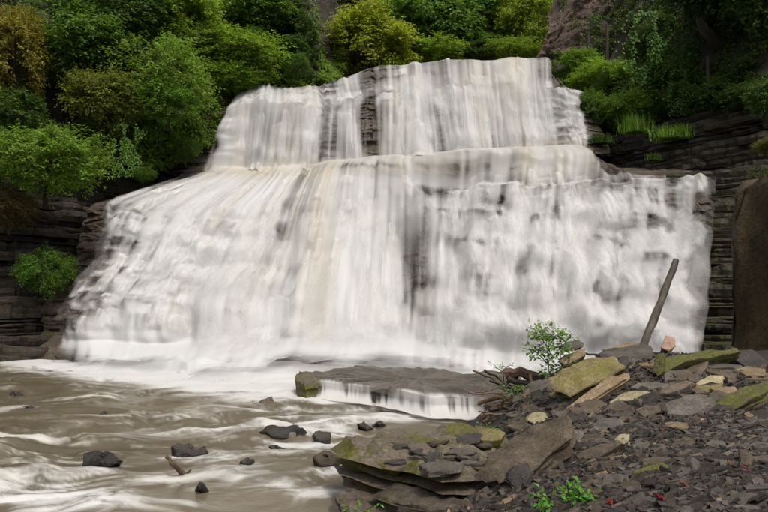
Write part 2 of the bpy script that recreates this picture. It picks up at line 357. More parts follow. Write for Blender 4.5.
def fall(name, cols, rows_depth, ref, nu, ns, steps, cover_fn, tan_fn, seed, label, edge=(.03, .03), rock_ext=(0, 0), fade_end=False, veils=300, veil_fn=None):
    C = np.array([[unproj(x, y, d) for (x, y), d in zip(c, dd)] for c, dd in zip(cols, rows_depth)])
    G, f_row = interp_rows(interp_cols(C, ref, nu), ns)
    Gs = blur(G, 3, 0); Gs[:3] = G[:3]
    X, Y, Z = Gs[..., 0], Gs[..., 1].copy(), Gs[..., 2].copy()
    px, py = proj(Gs)
    Xu = X[np.argmin(np.abs(f_row - ref))][None, :] + 0 * X         # follows the flow lines
    ok = sst(.5, 1., f_row)[:, None] * (sst(f_row[-1] - 1, f_row[-1] - 2, f_row)[:, None] if fade_end else 1)
    Z = Z + ok * (.26 * (blocks(Xu / .55, Xu * 0, seed + 80, .5) - .5) + .12 * (n2(Xu / .17, Xu * 0, seed + 81) - .5))
    w = steps(px, py)                                         # (small ledges weight, large ledges weight)
    o1, f1, k1 = stair(Xu, Y, Z, .48, seed, 1.); o2, f2, k2 = stair(Xu, Y, Z, 1.15, seed + 20, 1.25)
    Yw = Y + blur(blur(.65 * w[0] * o1, 3, 0), 2, 1) + blur(blur(.85 * w[1] * o2, 4, 0), 6, 1)
    # uneven thickness: thick strands stand proud, and the face has ribs
    rib = (n2(Xu / 1.3, Z / 5., seed + 32) - .5) * .55 + (n2(Xu / .5, Z / 4., seed + 33) - .5) * .12
    puff = (fbm(X / .9, Y / .7, seed + 35, 3) - .5) * .5 * sst(352, 362, py) * sst(395, 375, py) if fade_end else 0; Z = Z + puff
    rib = rib + (n2(Xu / .62, Z / 3.6, seed + 36) - .5) * .18 + (n2(Xu / 2.6, Z / 4, seed + 37) - .5) * .5
    relief = blur(n2(Xu / .2, Z / 3.5, seed + 31) - .5, 1, 1) * .07
    dm = domes(px, py) if fade_end else (0 * X, 0 * X)
    Yw = Yw - relief - rib - .12 - blur(dm[0], 1, 0)
    u = np.linspace(0, 1, nu)[None, :] * np.ones((ns, 1))
    e = np.minimum(sst(0, edge[0], u + .03 * (n2(Z * 1.6, u * 0, seed + 60) - .5)), sst(0, edge[1], 1 - u + .03 * (n2(Z * 1.6, u * 0 + 9, seed + 61) - .5)))
    _, f3, k3 = stair(Xu, Y, Z, .30, seed + 50, 1.)
    A = water_attr(px, py, X, Xu, Z, ((w[0], f1, k1), (w[1], f2, k2 + 100), (.30 * w[1] + .15 * w[0], f3, k3 + 300)), cover_fn(px, py) + dm[1] - 1.5 * (1 - e), tan_fn(px, py), seed + 40)
    A[..., 3] *= sst(0, .012, u) * sst(0, .012, 1 - u)
    if fade_end: A[..., 3] *= sst(f_row[-1] - .02, f_row[-1] - .5, f_row[:, None] + .4 * (n2(X / .9, Z * 0, seed + 66) - .2))
    W = np.stack([X, Yw, Z], -1)
    me = mesh(name, W.reshape(-1, 3), gridF(nu, ns), True, water=A.reshape(-1, 4))
    o = link(name, me, None, M['fall']); tag(o, label, kind='structure')
    # veils: short overlapping falls, each hanging from its own lip
    rv = np.random.RandomState(seed + 5); VV, VF, VA, nvv = [], [], [], 0; dX = np.abs(np.gradient(W[..., 0], axis=1)) + 1e-4; a_, b_ = 11, 18
    xx = np.linspace(-1, 1, a_)[None, :]; tt = np.linspace(0, 1, b_)[:, None]; gF = gridF(a_, b_); tries = 0
    while nvv < veils and tries < veils * 6:
        tries += 1; iu = rv.randint(4, nu - 4); s0 = rv.randint(int(ns * .06), int(ns * .86)); x0, y0 = px[s0, iu], py[s0, iu]
        spec = veil_fn(x0, y0, rv)
        if spec is None: continue
        hw, h, op = spec; z0 = W[s0, iu, 2]; z0 = z0 - (z0 % .24) * .8; rows_ = np.nonzero(W[s0:, iu, 2] < z0)[0]
        if len(rows_) == 0: continue
        s0 += rows_[0]; below = np.nonzero(W[s0:, iu, 2] < z0 - h)[0]; s1 = min(s0 + (below[0] if len(below) else ns - 1 - s0), np.searchsorted(py[:, iu], rv.uniform(332, 358)))
        if s1 - s0 < 6: continue
        hc = max(hw / dX[s0, iu], 2.5); ci = np.clip(iu + xx * hc * (1 + .25 * tt * rv.uniform(-.3, 1)), 0, nu - 1.001) + 0 * tt; ri = np.clip(s0 + (s1 - s0) * tt + .10 * (s1 - s0) * xx ** 2 * (1 - tt), 0, ns - 1.001)
        c0, r0 = ci.astype(int), ri.astype(int); fc, fr = (ci - c0)[..., None], (ri - r0)[..., None]
        Pv = (W[r0, c0] * (1 - fc) + W[r0, c0 + 1] * fc) * (1 - fr) + (W[r0 + 1, c0] * (1 - fc) + W[r0 + 1, c0 + 1] * fc) * fr
        reach = min(.15, .04 + .05 * h) * rv.uniform(.6, 1.2); off = .03 + reach * np.sqrt(np.clip(tt, 0, 1)) * (1 - .35 * xx ** 2) * sst(1.25, .7, tt)
        Pv = Pv - np.stack([0 * off, off, 0 * off - .02], -1); q = Pv[..., 0] + 7.1 * nvv
        st_ = .5 * n2(q / (.10 + hw * .1), tt * 1.2, seed + 6) + .5 * n2(q / .05, tt * 1.5, seed + 7)
        al = op * sst(1., .45, np.abs(xx) + .35 * (n2(tt * 4 + nvv, xx * 0, 4) - .5)) * sst(0, .06, tt) * sst(1., .62, tt) * np.clip(.10 + 1.55 * st_ - .25 * (1 - tt), 0, 1)
        al = al * np.clip(A[r0, c0, 3] * 1.6 + .15, 0, 1); tan_v = rv.rand() * .35 + tan_fn(x0, y0) * .7; cv = np.array([.80, .795, .79]) * (1 - min(max(tan_v, 0), 1) * .5) + np.array([.68, .60, .48]) * min(max(tan_v, 0), 1) * .5
        VV.append(Pv.reshape(-1, 3)); VF.append(gF + nvv * a_ * b_); VA.append(np.concatenate([np.broadcast_to(cv, al.shape + (3,)), al[..., None]], -1).reshape(-1, 4)); nvv += 1
    vo = link('veil', mesh('veil', np.concatenate(VV), np.concatenate(VF), True, water=np.concatenate(VA)), o, M['fall']); vo['kind'] = 'stuff'
    # the rock that carries it: the same ledges, sharper, always a little behind the water
    sharp = np.maximum(w[0] * o1 * .65 + w[1] * o2 * .85 - (Yw + relief + rib + .12 + dm[0] - Y), 0)
    B = np.stack([X, Yw + relief + .16 + .6 * dm[0] + .8 * sharp, Z], -1)[::2, ::3]; ne = 10
    j = np.arange(ne, 0, -1)[None, :, None] / ne
    Lx = B[:, :1] - j * [rock_ext[0], -.3, 0]; Rx = B[:, -1:] + j[:, ::-1] * [rock_ext[1], .3, 0]; B = np.concatenate([Lx, B, Rx], 1)
    Xr, Yr, Zr = B[..., 0], B[..., 1], B[..., 2].copy(); sr, nr = B.shape[:2]
    a3 = .20 * n2(np.floor(Xr / .5 + 3 * n2(Zr / .3, Zr * 0, 3)), np.floor(Zr / .16 + n2(Xr / 2, Xr * 0, 7)), seed + 70) + .14 * fbm(Xr / .8, Zr / .4, seed + 71)
    Yr = Yr + a3
    if fade_end: Zr = Zr - 1.2 * sst(f_row[-1] - 1.2, f_row[-1] - .3, f_row[::2, None])
    lb = 'wet layered shale bed under the ' + name.replace('_', ' ')
    ro = link(name + '_bedrock', mesh(name + ' bedrock', np.stack([Xr, Yr, Zr], -1).reshape(-1, 3), gridF(nr, sr), False), None, M['bed'])
    tag(ro, lb, kind='structure'); return W, A

# upper fall
UC = [  # upstream, lip, second ledge, third ledge, foot, under the shelf
    [(236, 93), (236, 95), (226, 112), (214, 140), (206, 168), (204, 172)],
    [(252, 88), (252, 89), (246, 102), (242, 135), (238, 168), (236, 173)],
    [(298, 88), (298, 89), (300, 104), (294, 135), (290, 167), (288, 172)],
    [(340, 79), (340, 80), (346, 102), (346, 132), (346, 162), (345, 168)],
    [(372, 68), (372, 69), (374, 91), (374, 128), (374, 159), (373, 165)],
    [(405, 64), (405, 65), (406, 84), (407, 122), (407, 156), (406, 162)],
    [(440, 61), (440, 62), (442, 80), (446, 118), (450, 152), (450, 158)],
    [(498, 60), (498, 61), (500, 82), (504, 118), (507, 147), (507, 156)],
    [(535, 60), (535, 61), (537, 90), (540, 122), (545, 142), (545, 154)],
    [(549, 60), (549, 61), (550, 90), (556, 122), (560, 142), (560, 154)],
    [(556, 88), (557, 90), (583, 94), (586, 125), (592, 142), (594, 154)]]
UD = [[31.5, 29.6, 28.3, 28.05, 27.6, 26.8]] * 3 + [[33, 30, 29, 28.3, 27.6, 26.8]] * 5 + [[33, 30, 29, 28, 26.8, 26]] + [[33, 30, 29, 27.8, 26.5, 25.8]] + [[31, 29.6, 28.4, 27.4, 26.2, 25.6]]
def usteps(px, py):
    s = .9 * blob(px, py, 330, 92, 45, 16) + .5 * blob(px, py, 225, 130, 20, 40) + 1. * blob(px, py, 572, 118, 28, 34) + .0 * px
    return np.clip(s, 0, 1), np.clip(.12 + 0 * px, 0, 1)
def ucover(px, py):
    c = .58 + 0 * px - .5 * blob(px, py, 372, 128, 11, 34) - .25 * blob(px, py, 335, 138, 22, 24) - .2 * blob(px, py, 290, 142, 30, 20) - .3 * blob(px, py, 455, 118, 14, 30)
    c += -.55 * blob(px, py, 372, 78, 12, 7) - .3 * blob(px, py, 345, 88, 20, 7) - .22 * blob(px, py, 400, 73, 25, 7) - .2 * blob(px, py, 400, 125, 22, 30)
    c += .5 * blob(px, py, 270, 104, 60, 12) + .5 * blob(px, py, 440, 92, 60, 14) + .4 * blob(px, py, 240, 145, 28, 34) - .1 * blob(px, py, 548, 84, 18, 16) - 2.5 * sst(550, 553, px) * sst(93, 89, py) + .2 * blob(px, py, 510, 115, 30, 30)
    c += .45 * sst(158, 168, py) * sst(420, 300, px)
    return c
def utan(px, py): return .6 * blob(px, py, 508, 75, 26, 22) + .5 * sst(134, 142, py) * sst(480, 520, px) + .25 * sst(150, 165, py)
def uveil(x, y, r):
    if y > 162 or x > 592: return None
    if x > 548: return r.uniform(.15, .4), r.uniform(.3, .8), r.uniform(.5, .9)
    if y < 98 and x < 400: return r.uniform(.15, .5), r.uniform(.3, .8), r.uniform(.4, .8)
    if 360 < x < 386 and y > 90: return (r.uniform(.06, .12), r.uniform(1, 2.5), .5) if r.rand() < .3 else None
    return (r.uniform(.15, .5), r.uniform(1.6, 4), r.uniform(.35, .75)) if y < 125 else None
UW, UA = fall('upper_waterfall', UC, UD, 2, 620, 230, usteps, ucover, utan, 11, 'upper tier of the waterfall pouring over the top ledge', rock_ext=(2.6, .9), veils=150, veil_fn=uveil)

# lower fall
LC = [  # shelf back, shelf lip, foot of the middle tier, terrace lip, mid, mid, foot, apron
    [(203, 168), (192, 175), (148, 188), (106, 203), (94, 258), (62, 308), (62, 338), (52, 366)],
    [(228, 168), (214, 176), (182, 193), (150, 212), (134, 260), (104, 300), (104, 340), (96, 372)],
    [(258, 168), (248, 177), (226, 194), (205, 212), (180, 261), (155, 300), (150, 344), (134, 377)],
    [(288, 166), (283, 175), (272, 189), (260, 205), (232, 261), (207, 300), (201, 344), (186, 384)],
    [(330, 162), (325, 169), (320, 183), (315, 200), (302, 260), (292, 300), (286, 340), (262, 387)],
    [(370, 158), (365, 165), (363, 179), (362, 194), (356, 250), (352, 300), (348, 338), (330, 384)],
    [(405, 155), (403, 160), (404, 182), (405, 193), (405, 250), (405, 300), (401, 340), (394, 380)],
    [(428, 153), (428, 158), (428, 196), (430, 196), (427, 250), (424, 300), (420, 342), (416, 381)],
    [(460, 150), (462, 155), (459, 194), (456, 188), (450, 240), (446, 300), (442, 346), (438, 382)],
    [(520, 147), (525, 151), (521, 189), (516, 182), (506, 240), (500, 300), (500, 354), (498, 384)],
    [(577, 145), (588, 152), (587, 189), (584, 180), (576, 235), (570, 290), (566, 352), (565, 385)],
    [(622, 166), (628, 172), (636, 186), (648, 178), (642, 235), (636, 290), (632, 352), (631, 385)],
    [(694, 169), (704, 174), (708, 182), (712, 177), (702, 235), (696, 290), (690, 350), (688, 384)]]
LD = [[27.2, 25.8, 24.2, 22.6, 21.8, 20.4, 20.0, 18.5], [27.2, 25.9, 24.4, 23, 21.8, 20.4, 19.8, 17.2], [27.2, 26, 24.8, 23.5, 21.9, 20.6, 19.8, 16.3], [27.3, 26, 25, 24, 22, 20.8, 19.8, 14.9],
      [27.4, 26, 25.2, 24.4, 22.4, 21, 19.9, 14.2], [27.4, 26, 25.4, 24.6, 22.6, 21, 19.8, 14.5], [27.2, 25.8, 25.2, 24.3, 22.5, 20.7, 19.3, 15.6], [27, 25.6, 25, 23.6, 21.9, 20.1, 18.9, 15.9],
      [26.8, 25.4, 24.8, 23.2, 21.5, 19.7, 18.4, 15.9], [26.4, 25, 24.4, 22.6, 20.9, 19.1, 17.9, 16], [26, 24.4, 23.6, 21.7, 20.2, 18.5, 17.5, 16], [24.4, 23, 22.6, 21.1, 19.8, 18.2, 17.2, 16], [22.4, 21.6, 21.4, 20.6, 19.2, 17.9, 17, 16]]
# cushions where the water is thrown clear of a ledge and drapes in a rounded fall: centre, top, half width, reach, length
DOMES = [(458, 246, 26, .75, 85), (524, 272, 27, .65, 70), (400, 310, 24, .5, 34), (600, 248, 28, .6, 60), (654, 232, 28, .55, 80), (575, 300, 30, .55, 50), (492, 212, 28, .5, 45), (240, 232, 46, .4, 90),
         (622, 304, 28, .55, 46), (546, 222, 26, .5, 44), (678, 296, 22, .45, 50), (330, 216, 34, .5, 90), (610, 196, 30, .4, 44), (430, 290, 20, .4, 50), (490, 305, 26, .5, 40)]
def domes(px, py):
    r, m = 0, 0
    for cx, top, w, a, ln in DOMES:
        t = py - top - 7 * ((px - cx) / w) ** 2 - 7 * (n2(px / 7., py * 0, 44) - .5); win = sst(1.55, .15, np.abs(px - cx) / w)
        r = r + .42 * a * win * sst(-3, 16, t) * sst(ln * 1.5, ln * .2, t); m = m + win * (.42 * np.exp(-((t - 10) / 10) ** 2) - .34 * np.exp(-((t + 7) / 6) ** 2))
    return r, np.clip(m, -.5, .5)
def lsteps(px, py):
    left = sst(225, 150, px) * sst(325, 300, py)
    s = left * 1. + .5 * blob(px, py, 560, 165, 60, 14) + .55 * blob(px, py, 660, 260, 50, 70)
    b = .42 * sst(425, 460, px) * sst(195, 215, py) + .5 * sst(330, 230, px) * sst(180, 215, py) * (1 - left) + .28
    b *= 1 - .85 * blob(px, py, 385, 275, 40, 55); b *= sst(352, 335, py + 0 * px) * .9 + .1; s *= sst(350, 335, py)
    ed = sst(712, 670, px + 0 * py); s *= .3 + .7 * ed; b *= .2 + .8 * ed
    return np.clip(s, 0, 1), np.clip(b, 0, 1)
def lcover(px, py):
    c = .70 + .04 * sst(430, 480, px) - .15 * sst(240, 130, px) * sst(335, 315, py)
    c -= .95 * blob(px, py, 417, 265, 11, 42) + .18 * blob(px, py, 395, 300, 22, 34) + .25 * blob(px, py, 240, 290, 26, 34) + .18 * blob(px, py, 290, 225, 22, 40)
    c -= .10 * blob(px, py, 540, 240, 40, 45) + .22 * blob(px, py, 640, 215, 60, 34) + .12 * blob(px, py, 585, 300, 45, 35) + .20 * sst(612, 700, px) * sst(180, 200, py)
    c -= .25 * sst(240, 120, px) * sst(335, 320, py) * sst(185, 200, py) + .30 * sst(150, 70, px) * sst(340, 320, py) + .35 * blob(px, py, 480, 215, 18, 26)
    c -= .45 * blob(px, py, 565, 183, 60, 5) + .35 * blob(px, py, 440, 194, 25, 6) + .4 * blob(px, py, 660, 182, 50, 5) + .30 * blob(px, py, 470, 168, 45, 8) + .5 * blob(px, py, 345, 167, 70, 3)
    c += .5 * blob(px, py, 330, 250, 26, 80) + .35 * blob(px, py, 250, 190, 40, 18) + .55 * blob(px, py, 560, 160, 36, 10) + .3 * blob(px, py, 180, 270, 40, 40)
    c -= 2.5 * sst(-4, 5, px - np.interp(py, [140, 172, 176, 178], [586, 604, 640, 900]))
    ap = fbm(px / 34., py / 9., 17, 4) - .5; c -= (1.9 * np.abs(ap) + .25 * sst(360, 385, py)) * sst(343, 356, py) - .1
    c += .8 * sst(322, 342, py) * sst(75, 120, px) - .2 * sst(335, 350, py) * sst(130, 80, px)
    return c
def ltan(px, py): return .7 * blob(px, py, 322, 255, 16, 90) + .55 * blob(px, py, 250, 172, 55, 8) + .3 * sst(182, 172, py) + .35 * blob(px, py, 440, 165, 40, 10) - .3 * sst(320, 345, py)
def lveil(x, y, r):
    if y > 318 or y < 158 or (y < 178 and x > 600): return None
    if 402 < x < 432 and 205 < y < 305: return (r.uniform(.05, .1), r.uniform(.8, 2), .5) if r.rand() < .25 else None
    if x < 215: return r.uniform(.12, .4), r.uniform(.35, 1.0), r.uniform(.5, .9)
    if x < 425: return (r.uniform(.25, .7), r.uniform(1.6, 4.2), r.uniform(.4, .8)) if r.rand() < .5 else ((r.uniform(.15, .35), r.uniform(.6, 1.2), .6) if r.rand() < .3 else None)
    if y < 186: return r.uniform(.15, .4), r.uniform(.4, 1.1), r.uniform(.4, .8)
    return r.uniform(.18, .55), r.uniform(.9, 2.8), r.uniform(.45, .9)
LW, LA = fall('lower_waterfall', LC, LD, 4, 740, 370, lsteps, lcover, ltan, 83, 'broad lower tier of the waterfall fanning down many ledges', rock_ext=(.9, .35), fade_end=True, veils=430, veil_fn=lveil)

# ------------------------------------------------------------------ the stream
pxg, pyg = np.meshgrid(np.r_[np.linspace(-340, -24, 40), np.linspace(-22, 540, 410)], np.r_[np.linspace(343, 530, 264), np.linspace(536, 680, 16)])
SP = at_z(pxg, np.maximum(pyg, 340), 0.)
for _ in range(3):
    SP = at_z(pxg, pyg, stream_z(SP[..., 1]))
sx, sy = SP[..., 0], SP[..., 1]
wx = sx + .9 * (fbm(sx / 1.6, sy / 1.1, 201, 3) - .5) * 2; wy = sy + .8 * (fbm(sx / 1.9, sy / 1.2, 207, 3) - .5) * 2
rough = .35 + .9 * sst(140, 60, pxg) * sst(420, 460, pyg) + .5 * blob(pxg, pyg, 200, 420, 140, 22) + .5 * blob(pxg, pyg, 330, 440, 60, 35)
wave = (fbm(wx / 1.6, wy / .7, 221, 3) - .5) * .5 + (fbm(wx / .5, wy / .25, 225, 2) - .5) * .12 + (fbm(wx / .22, wy / .11, 227, 3) - .5) * .03
sz = SP[..., 2] + wave * rough + .01
streak = .55 * fbm(wx / 1.5, wy / .34, 231, 5, .66) + .45 * fbm(wx / .45, wy / .13, 237, 5, .7)
foam = np.zeros_like(sx)
edge_px = np.array([-40, 30, 60, 96, 134, 186, 262, 300, 330, 400]); edge_py = np.array([364, 366, 368, 372, 377, 385, 389, 389, 387, 372])
ey = np.interp(pxg, edge_px, edge_py)
foam += 1.2 * sst(16, -8, pyg - ey + 14 * (streak - .5)) * sst(-30, 40, pxg)
foam += .55 * np.exp(-np.maximum(pyg - ey, 0) / 9) * sst(20, 100, pxg)
for (cx, cy, rx, ry, g) in [(100, 466, 34, 5, .6), (192, 458, 30, 4, .5), (285, 440, 34, 4, .55), (262, 409, 26, 3, .4), (328, 468, 24, 5, .55), (322, 443, 18, 4, .5), (250, 464, 14, 3, .45), (200, 490, 16, 3, .4), (345, 402, 40, 9, .75), (420, 417, 60, 6, .9), (310, 425, 45, 8, .55), (260, 450, 50, 12, .3), (345, 440, 22, 14, .35), (270, 478, 45, 14, .42), (230, 488, 30, 12, .25), (325, 470, 22, 26, .25),
                            (40, 486, 85, 12, 1.0), (60, 455, 60, 6, .4), (235, 430, 60, 4, .4), (180, 478, 50, 5, .4), (300, 490, 34, 8, .4), (100, 500, 60, 8, .5), (190, 505, 40, 5, .4), (20, 440, 50, 6, .35), (130, 432, 50, 4, .3), (150, 415, 55, 6, .42), (30, 412, 40, 5, .32), (215, 470, 40, 6, .28), (115, 400, 70, 4, .28), (240, 398, 70, 5, .25), (20, 470, 30, 5, .3), (150, 450, 60, 5, .22), (220, 455, 18, 5, .4), (95, 462, 30, 5, .3)]:
    foam += g * blob(pxg, pyg, cx, cy, rx, ry)
fo = sst(.14, .92, foam * (.25 + 1.5 * streak) + 2.6 * (streak - .50) * (.6 + .5 * rough) + .5 * wave * 3 * rough + .03)
tanmix = np.clip(.55 - foam * .8, .0, .6) * (.6 + .8 * n2(wx / 2, wy / .8, 244))
br = np.array([.062, .049, .029]); br2 = np.array([.14, .114, .075])
m1 = fbm(wx / 2.3, wy / .8, 251, 3)[..., None]
base = br * (1 - m1) + br2 * m1
fcol = np.array([.50, .495, .48]) * (1 - tanmix[..., None]) + np.array([.42, .36, .27]) * tanmix[..., None]
wcol = base * (1 - fo[..., None]) + fcol * fo[..., None]
stream = link('stream', mesh('stream', np.stack([sx, sy, sz], -1).reshape(-1, 3), gridF(450, 280), True,
              water=np.concatenate([wcol, fo[..., None]], -1).reshape(-1, 4)), None, M['stream'])
tag(stream, 'muddy brown stream with streaks of white foam', kind='structure')

# ------------------------------------------------------------------ slabs and layered rock
TOPR = ((.22, 0), (.45, 0), (.66, 0), (.84, -.05), (.95, -.3), (1., -1.))
def slab_geo(poly, nrm, thick, seed, m=40, rings=5, rough=.03, bevel=.02, strata=.05, top=.012, taper=0.):
    """a slab whose top face is the polygon (3-D points), worn edges and layered sides"""
    P = np.asarray(poly, float); nrm = np.asarray(nrm, float); nrm = nrm / np.linalg.norm(nrm)
    Q = np.vstack([P, P[:1]]); L = np.r_[0, np.cumsum(np.linalg.norm(np.diff(Q, axis=0), axis=1))]
    s = np.linspace(0, L[-1], m, endpoint=False); B = np.stack([np.interp(s, L, Q[:, i]) for i in range(3)], -1)
    c = B.mean(0); size = np.linalg.norm(B - c, axis=1).mean(); rs = np.random.RandomState(seed)
    ang = np.linspace(0, 1, m, endpoint=False)
    jag = (n2(ang * 14, ang * 0, seed) - .5) * 1.2 + (n2(ang * 37, ang * 0, seed + 1) - .5) * .8
    V = [c + nrm * top * rs.randn() * .5]
    for sc, hh in TOPR:
        for i in range(m):
            rr = sc * (1 + rough / max(size, .01) * size * 3 * jag[i] * (1 if sc > .8 else .3))
            p = c + (B[i] - c) * rr
            V.append(p + nrm * (top * 2 * (n2(p[0] * 9, p[1] * 9, seed + 3) - .5) + top * 2.5 * (n2(p[0] * 2.6, p[1] * 2.6, seed + 4) - .5) + hh * bevel))
    cuts = np.sort(np.r_[rs.rand(rings - 1) * .9 + .05, 1.])
    for ci, t in enumerate(cuts):
        off = (rs.rand() - .5) * 2 * strata - taper * t
        for i in range(m):
            loc = (n2(ang[i] * 11 + ci * 3.3, ci, seed + 6) - .5) * 2 * strata
            p = c + (B[i] - c) * (1 + rough * 3 * jag[i] + (off + loc) / max(size, .05) )
            V.append(p - nrm * (bevel + thick * t))
    V.append(c - nrm * (bevel + thick)); F = []
    nr = len(TOPR) + rings
    for i in range(m): F.append((0, 1 + i, 1 + (i + 1) % m))
    for r in range(nr - 1):
        a, b = 1 + r * m, 1 + (r + 1) * m
        for i in range(m):
            j = (i + 1) % m; F.append((a + i, b + i, b + j, a + j))
    z = 1 + (nr - 1) * m; e = len(V) - 1
    for i in range(m): F.append((e, z + (i + 1) % m, z + i))
    return np.array([np.asarray(v, float) for v in V]), F
def place_mesh(name, V, F, mat, parent=None, smooth='edge'):
    """object origin at the base centre of the mesh"""
    V = np.asarray(V, float); o0 = np.array([V[:, 0].mean(), V[:, 1].mean(), V[:, 2].min()])
    o = link(name, mesh(name, V - o0, F, smooth), parent, mat); o.location = o0; return o
def ccw(P, nrm):
    P = np.asarray(P, float); c = P.mean(0); a = np.cross(P - c, np.roll(P, -1, 0) - c).sum(0)
    return P if a @ np.asarray(nrm, float) > 0 else P[::-1]
def slab_px(name, poly, base, nrm, lift, thick, mat, label, cat='rock', seed=1, depth=None, group=None, **kw):
    """top face outlined in pixels, on the plane that stands `lift` above the bank at pixel `base`"""
    b = bank_hit(*base)[0] if depth is None else unproj(base[0], base[1], depth)
    b = b + np.array([0, 0, lift]); nrm = np.array(nrm, float); nrm /= np.linalg.norm(nrm); c0 = np.array([0, 0, CAM_Z]); P = []
    for x, y in poly:
        d = unproj(x, y, 1.) - c0; P.append(c0 + d * (((b - c0) @ nrm) / (d @ nrm)))
    V, F = slab_geo(ccw(P, nrm), nrm, thick, seed, **kw)
    return tag(place_mesh(name, V, F, M[mat]), label, cat, group)

def layers(root, line, zs, setback, mat, seed, back=3., amp=.35, step=.11):
    """a cliff as a stack of separate beds; each follows the plan line, broken into blocks"""
    line = np.asarray(line, float); rs = np.random.RandomState(seed)
    L = np.r_[0, np.cumsum(np.linalg.norm(np.diff(line, axis=0), axis=1))]; m = int(L[-1] / step); s = np.linspace(0, L[-1], m)
    Pl = np.stack([np.interp(s, L, line[:, i]) for i in (0, 1)], -1); Pl = blur(Pl, 8, 0)
    T = np.gradient(Pl, axis=0); T /= np.linalg.norm(T, axis=1)[:, None]; Nn = np.stack([-T[:, 1], T[:, 0]], -1)   # away from the viewer
    for i in range(len(zs) - 1):
        z0, z1 = zs[i], zs[i + 1] - .012
        brk = np.sort(rs.rand(int(L[-1] / 1.3)) * L[-1]); blk = np.searchsorted(brk, s); off = rs.rand(len(brk) + 1) * amp
        o = off[blk] * .8 + amp * .8 * (n2(s / 2.2, s * 0 + i * .31, seed + 2) - .5) + .16 * n2(s / .35, s * 0 + i * 2, seed + 4) + .07 * n2(s / .12, s * 0 + i, seed + 3) + setback(z0) + amp * .5 * rs.rand()
        rows = []
        tz = (n2(s / .7, s * 0 + i * 1.7, seed + 5) - .5) * .7 * (z1 - z0)
        for (dz, dd) in ((z0 - .01, back), (z0 - .01, .05 + .05 * rs.rand()), (z0 + (z1 - z0) * .5, .02 * rs.rand()), (z1, .0), (z1 + .012, .05), (z1 + .015, back)):
            zz = dz + (tz if dz >= z1 - .001 else 0) * (1 if dd < back else 0)
            P = Pl + Nn * (o + dd + .03 * n2(s / .2, s * 0 + dz * 9, seed + 8))[:, None]
            rows.append(np.concatenate([P, (zz + 0 * s)[:, None]], 1))
        V = np.concatenate(rows); b0 = np.array([line[:, 0].mean(), line[:, 1].mean(), 0]); 
        link('rock_layer', mesh('rock layer', V - np.array(root.location), gridF(m, 6)[:, ::-1]), root, mat)
def zsteps(z0, z1, a, b, seed):
    rs = random.Random(seed); z = [z0]
    while z[-1] < z1: z.append(z[-1] + a + (b - a) * rs.random() ** 1.6)
    return z
lc = empty('left_cliff', (-12, 19.5, 0)); tag(lc, 'dark layered shale cliff left of the lower falls', kind='structure')
layers(lc, [(-27, 12.5), (-16, 17), (-12.9, 18.9), (-11.6, 19.9), (-10.8, 21.2), (-9.4, 23.6), (-8.3, 25.4), (-6.5, 28.4)], zsteps(-.5, 9.4, .05, .42, 4), lambda z: .40 * max(z, 0) - .25 - 1.1 * max(0, 1 - abs(z) / 1.6), M['cliff'], 41, amp=.85)
rc = empty('right_cliff', (10.5, 17.5, 0)); tag(rc, 'mossy layered shale cliff right of the lower falls', kind='structure')
layers(rc, [(8.0, 17.75), (9.3, 17.1), (10.5, 16.5), (12, 15.7), (15, 13.9), (21, 10)], zsteps(-.3, 6.5, .06, .34, 8), lambda z: .56 * max(z, 0), M['cliff_moss'], 57, amp=.34)
rt = empty('right_terrace', (11, 22, 6)); tag(rt, 'dark stepped shale ledges above the right end of the falls', kind='structure')
layers(rt, [(8.3, 28.2), (8.9, 26), (10.3, 24.2), (11.5, 22.6), (12.7, 20.6), (15.4, 18), (20, 14)], zsteps(6.3, 10, .06, .3, 15), lambda z: .55 * (z - 6.4), M['cliff'], 63, amp=.55, back=5.)

def ruled(name, rows, nu, nv, mat, seed, amp, label, freq=1.2, facet=False, kind='structure'):
    """a rough sheet through rows of (px, py, depth) points, bottom row first"""
    Rr = []
    for r in rows:
        P = np.array([unproj(*q) for q in r]); t = np.linspace(0, 1, len(P)); s = np.linspace(0, 1, nu)
        Rr.append(np.stack([np.interp(s, t, P[:, i]) for i in range(3)], -1))
    Rr = np.array(Rr); t = np.linspace(0, len(Rr) - 1, nv); i = np.clip(t.astype(int), 0, len(Rr) - 2); f = (t - i)[:, None, None]
    G = blur(Rr[i] * (1 - f) + Rr[i + 1] * f, 2, 0); q = G.reshape(-1, 3)
    d = sum(a * (n3(q * freq * k, seed + j) - .5) for j, (a, k) in enumerate(((1, .35), (.55, 1), (.3, 2.3), (.16, 5))))
    q = q + np.stack([.3 * d, -d, .35 * d], -1) * amp
    return q.reshape(G.shape), tag(link(name, mesh(name, q, gridF(nu, nv)[:, ::-1], not facet), None, mat), label, kind=kind)
LH, _ = ruled('left_hillside', [[(-260, 190, 15), (0, 175, 21.5), (100, 165, 24), (170, 168, 26), (215, 150, 28.2), (250, 110, 31), (330, 98, 33), (352, 90, 36)],
                                [(-260, 60, 18), (0, 75, 25), (100, 80, 26.5), (170, 75, 28), (215, 70, 30.5), (250, 62, 33), (310, 60, 34), (345, 55, 38)],
                                [(-300, -160, 26), (0, -150, 32), (100, -150, 34), (170, -140, 36), (215, -120, 39), (250, -100, 42), (300, -80, 44), (345, -60, 48)]], 150, 90, M['soil'], 301, 1.6, 'steep dark earth hillside above the left cliff')
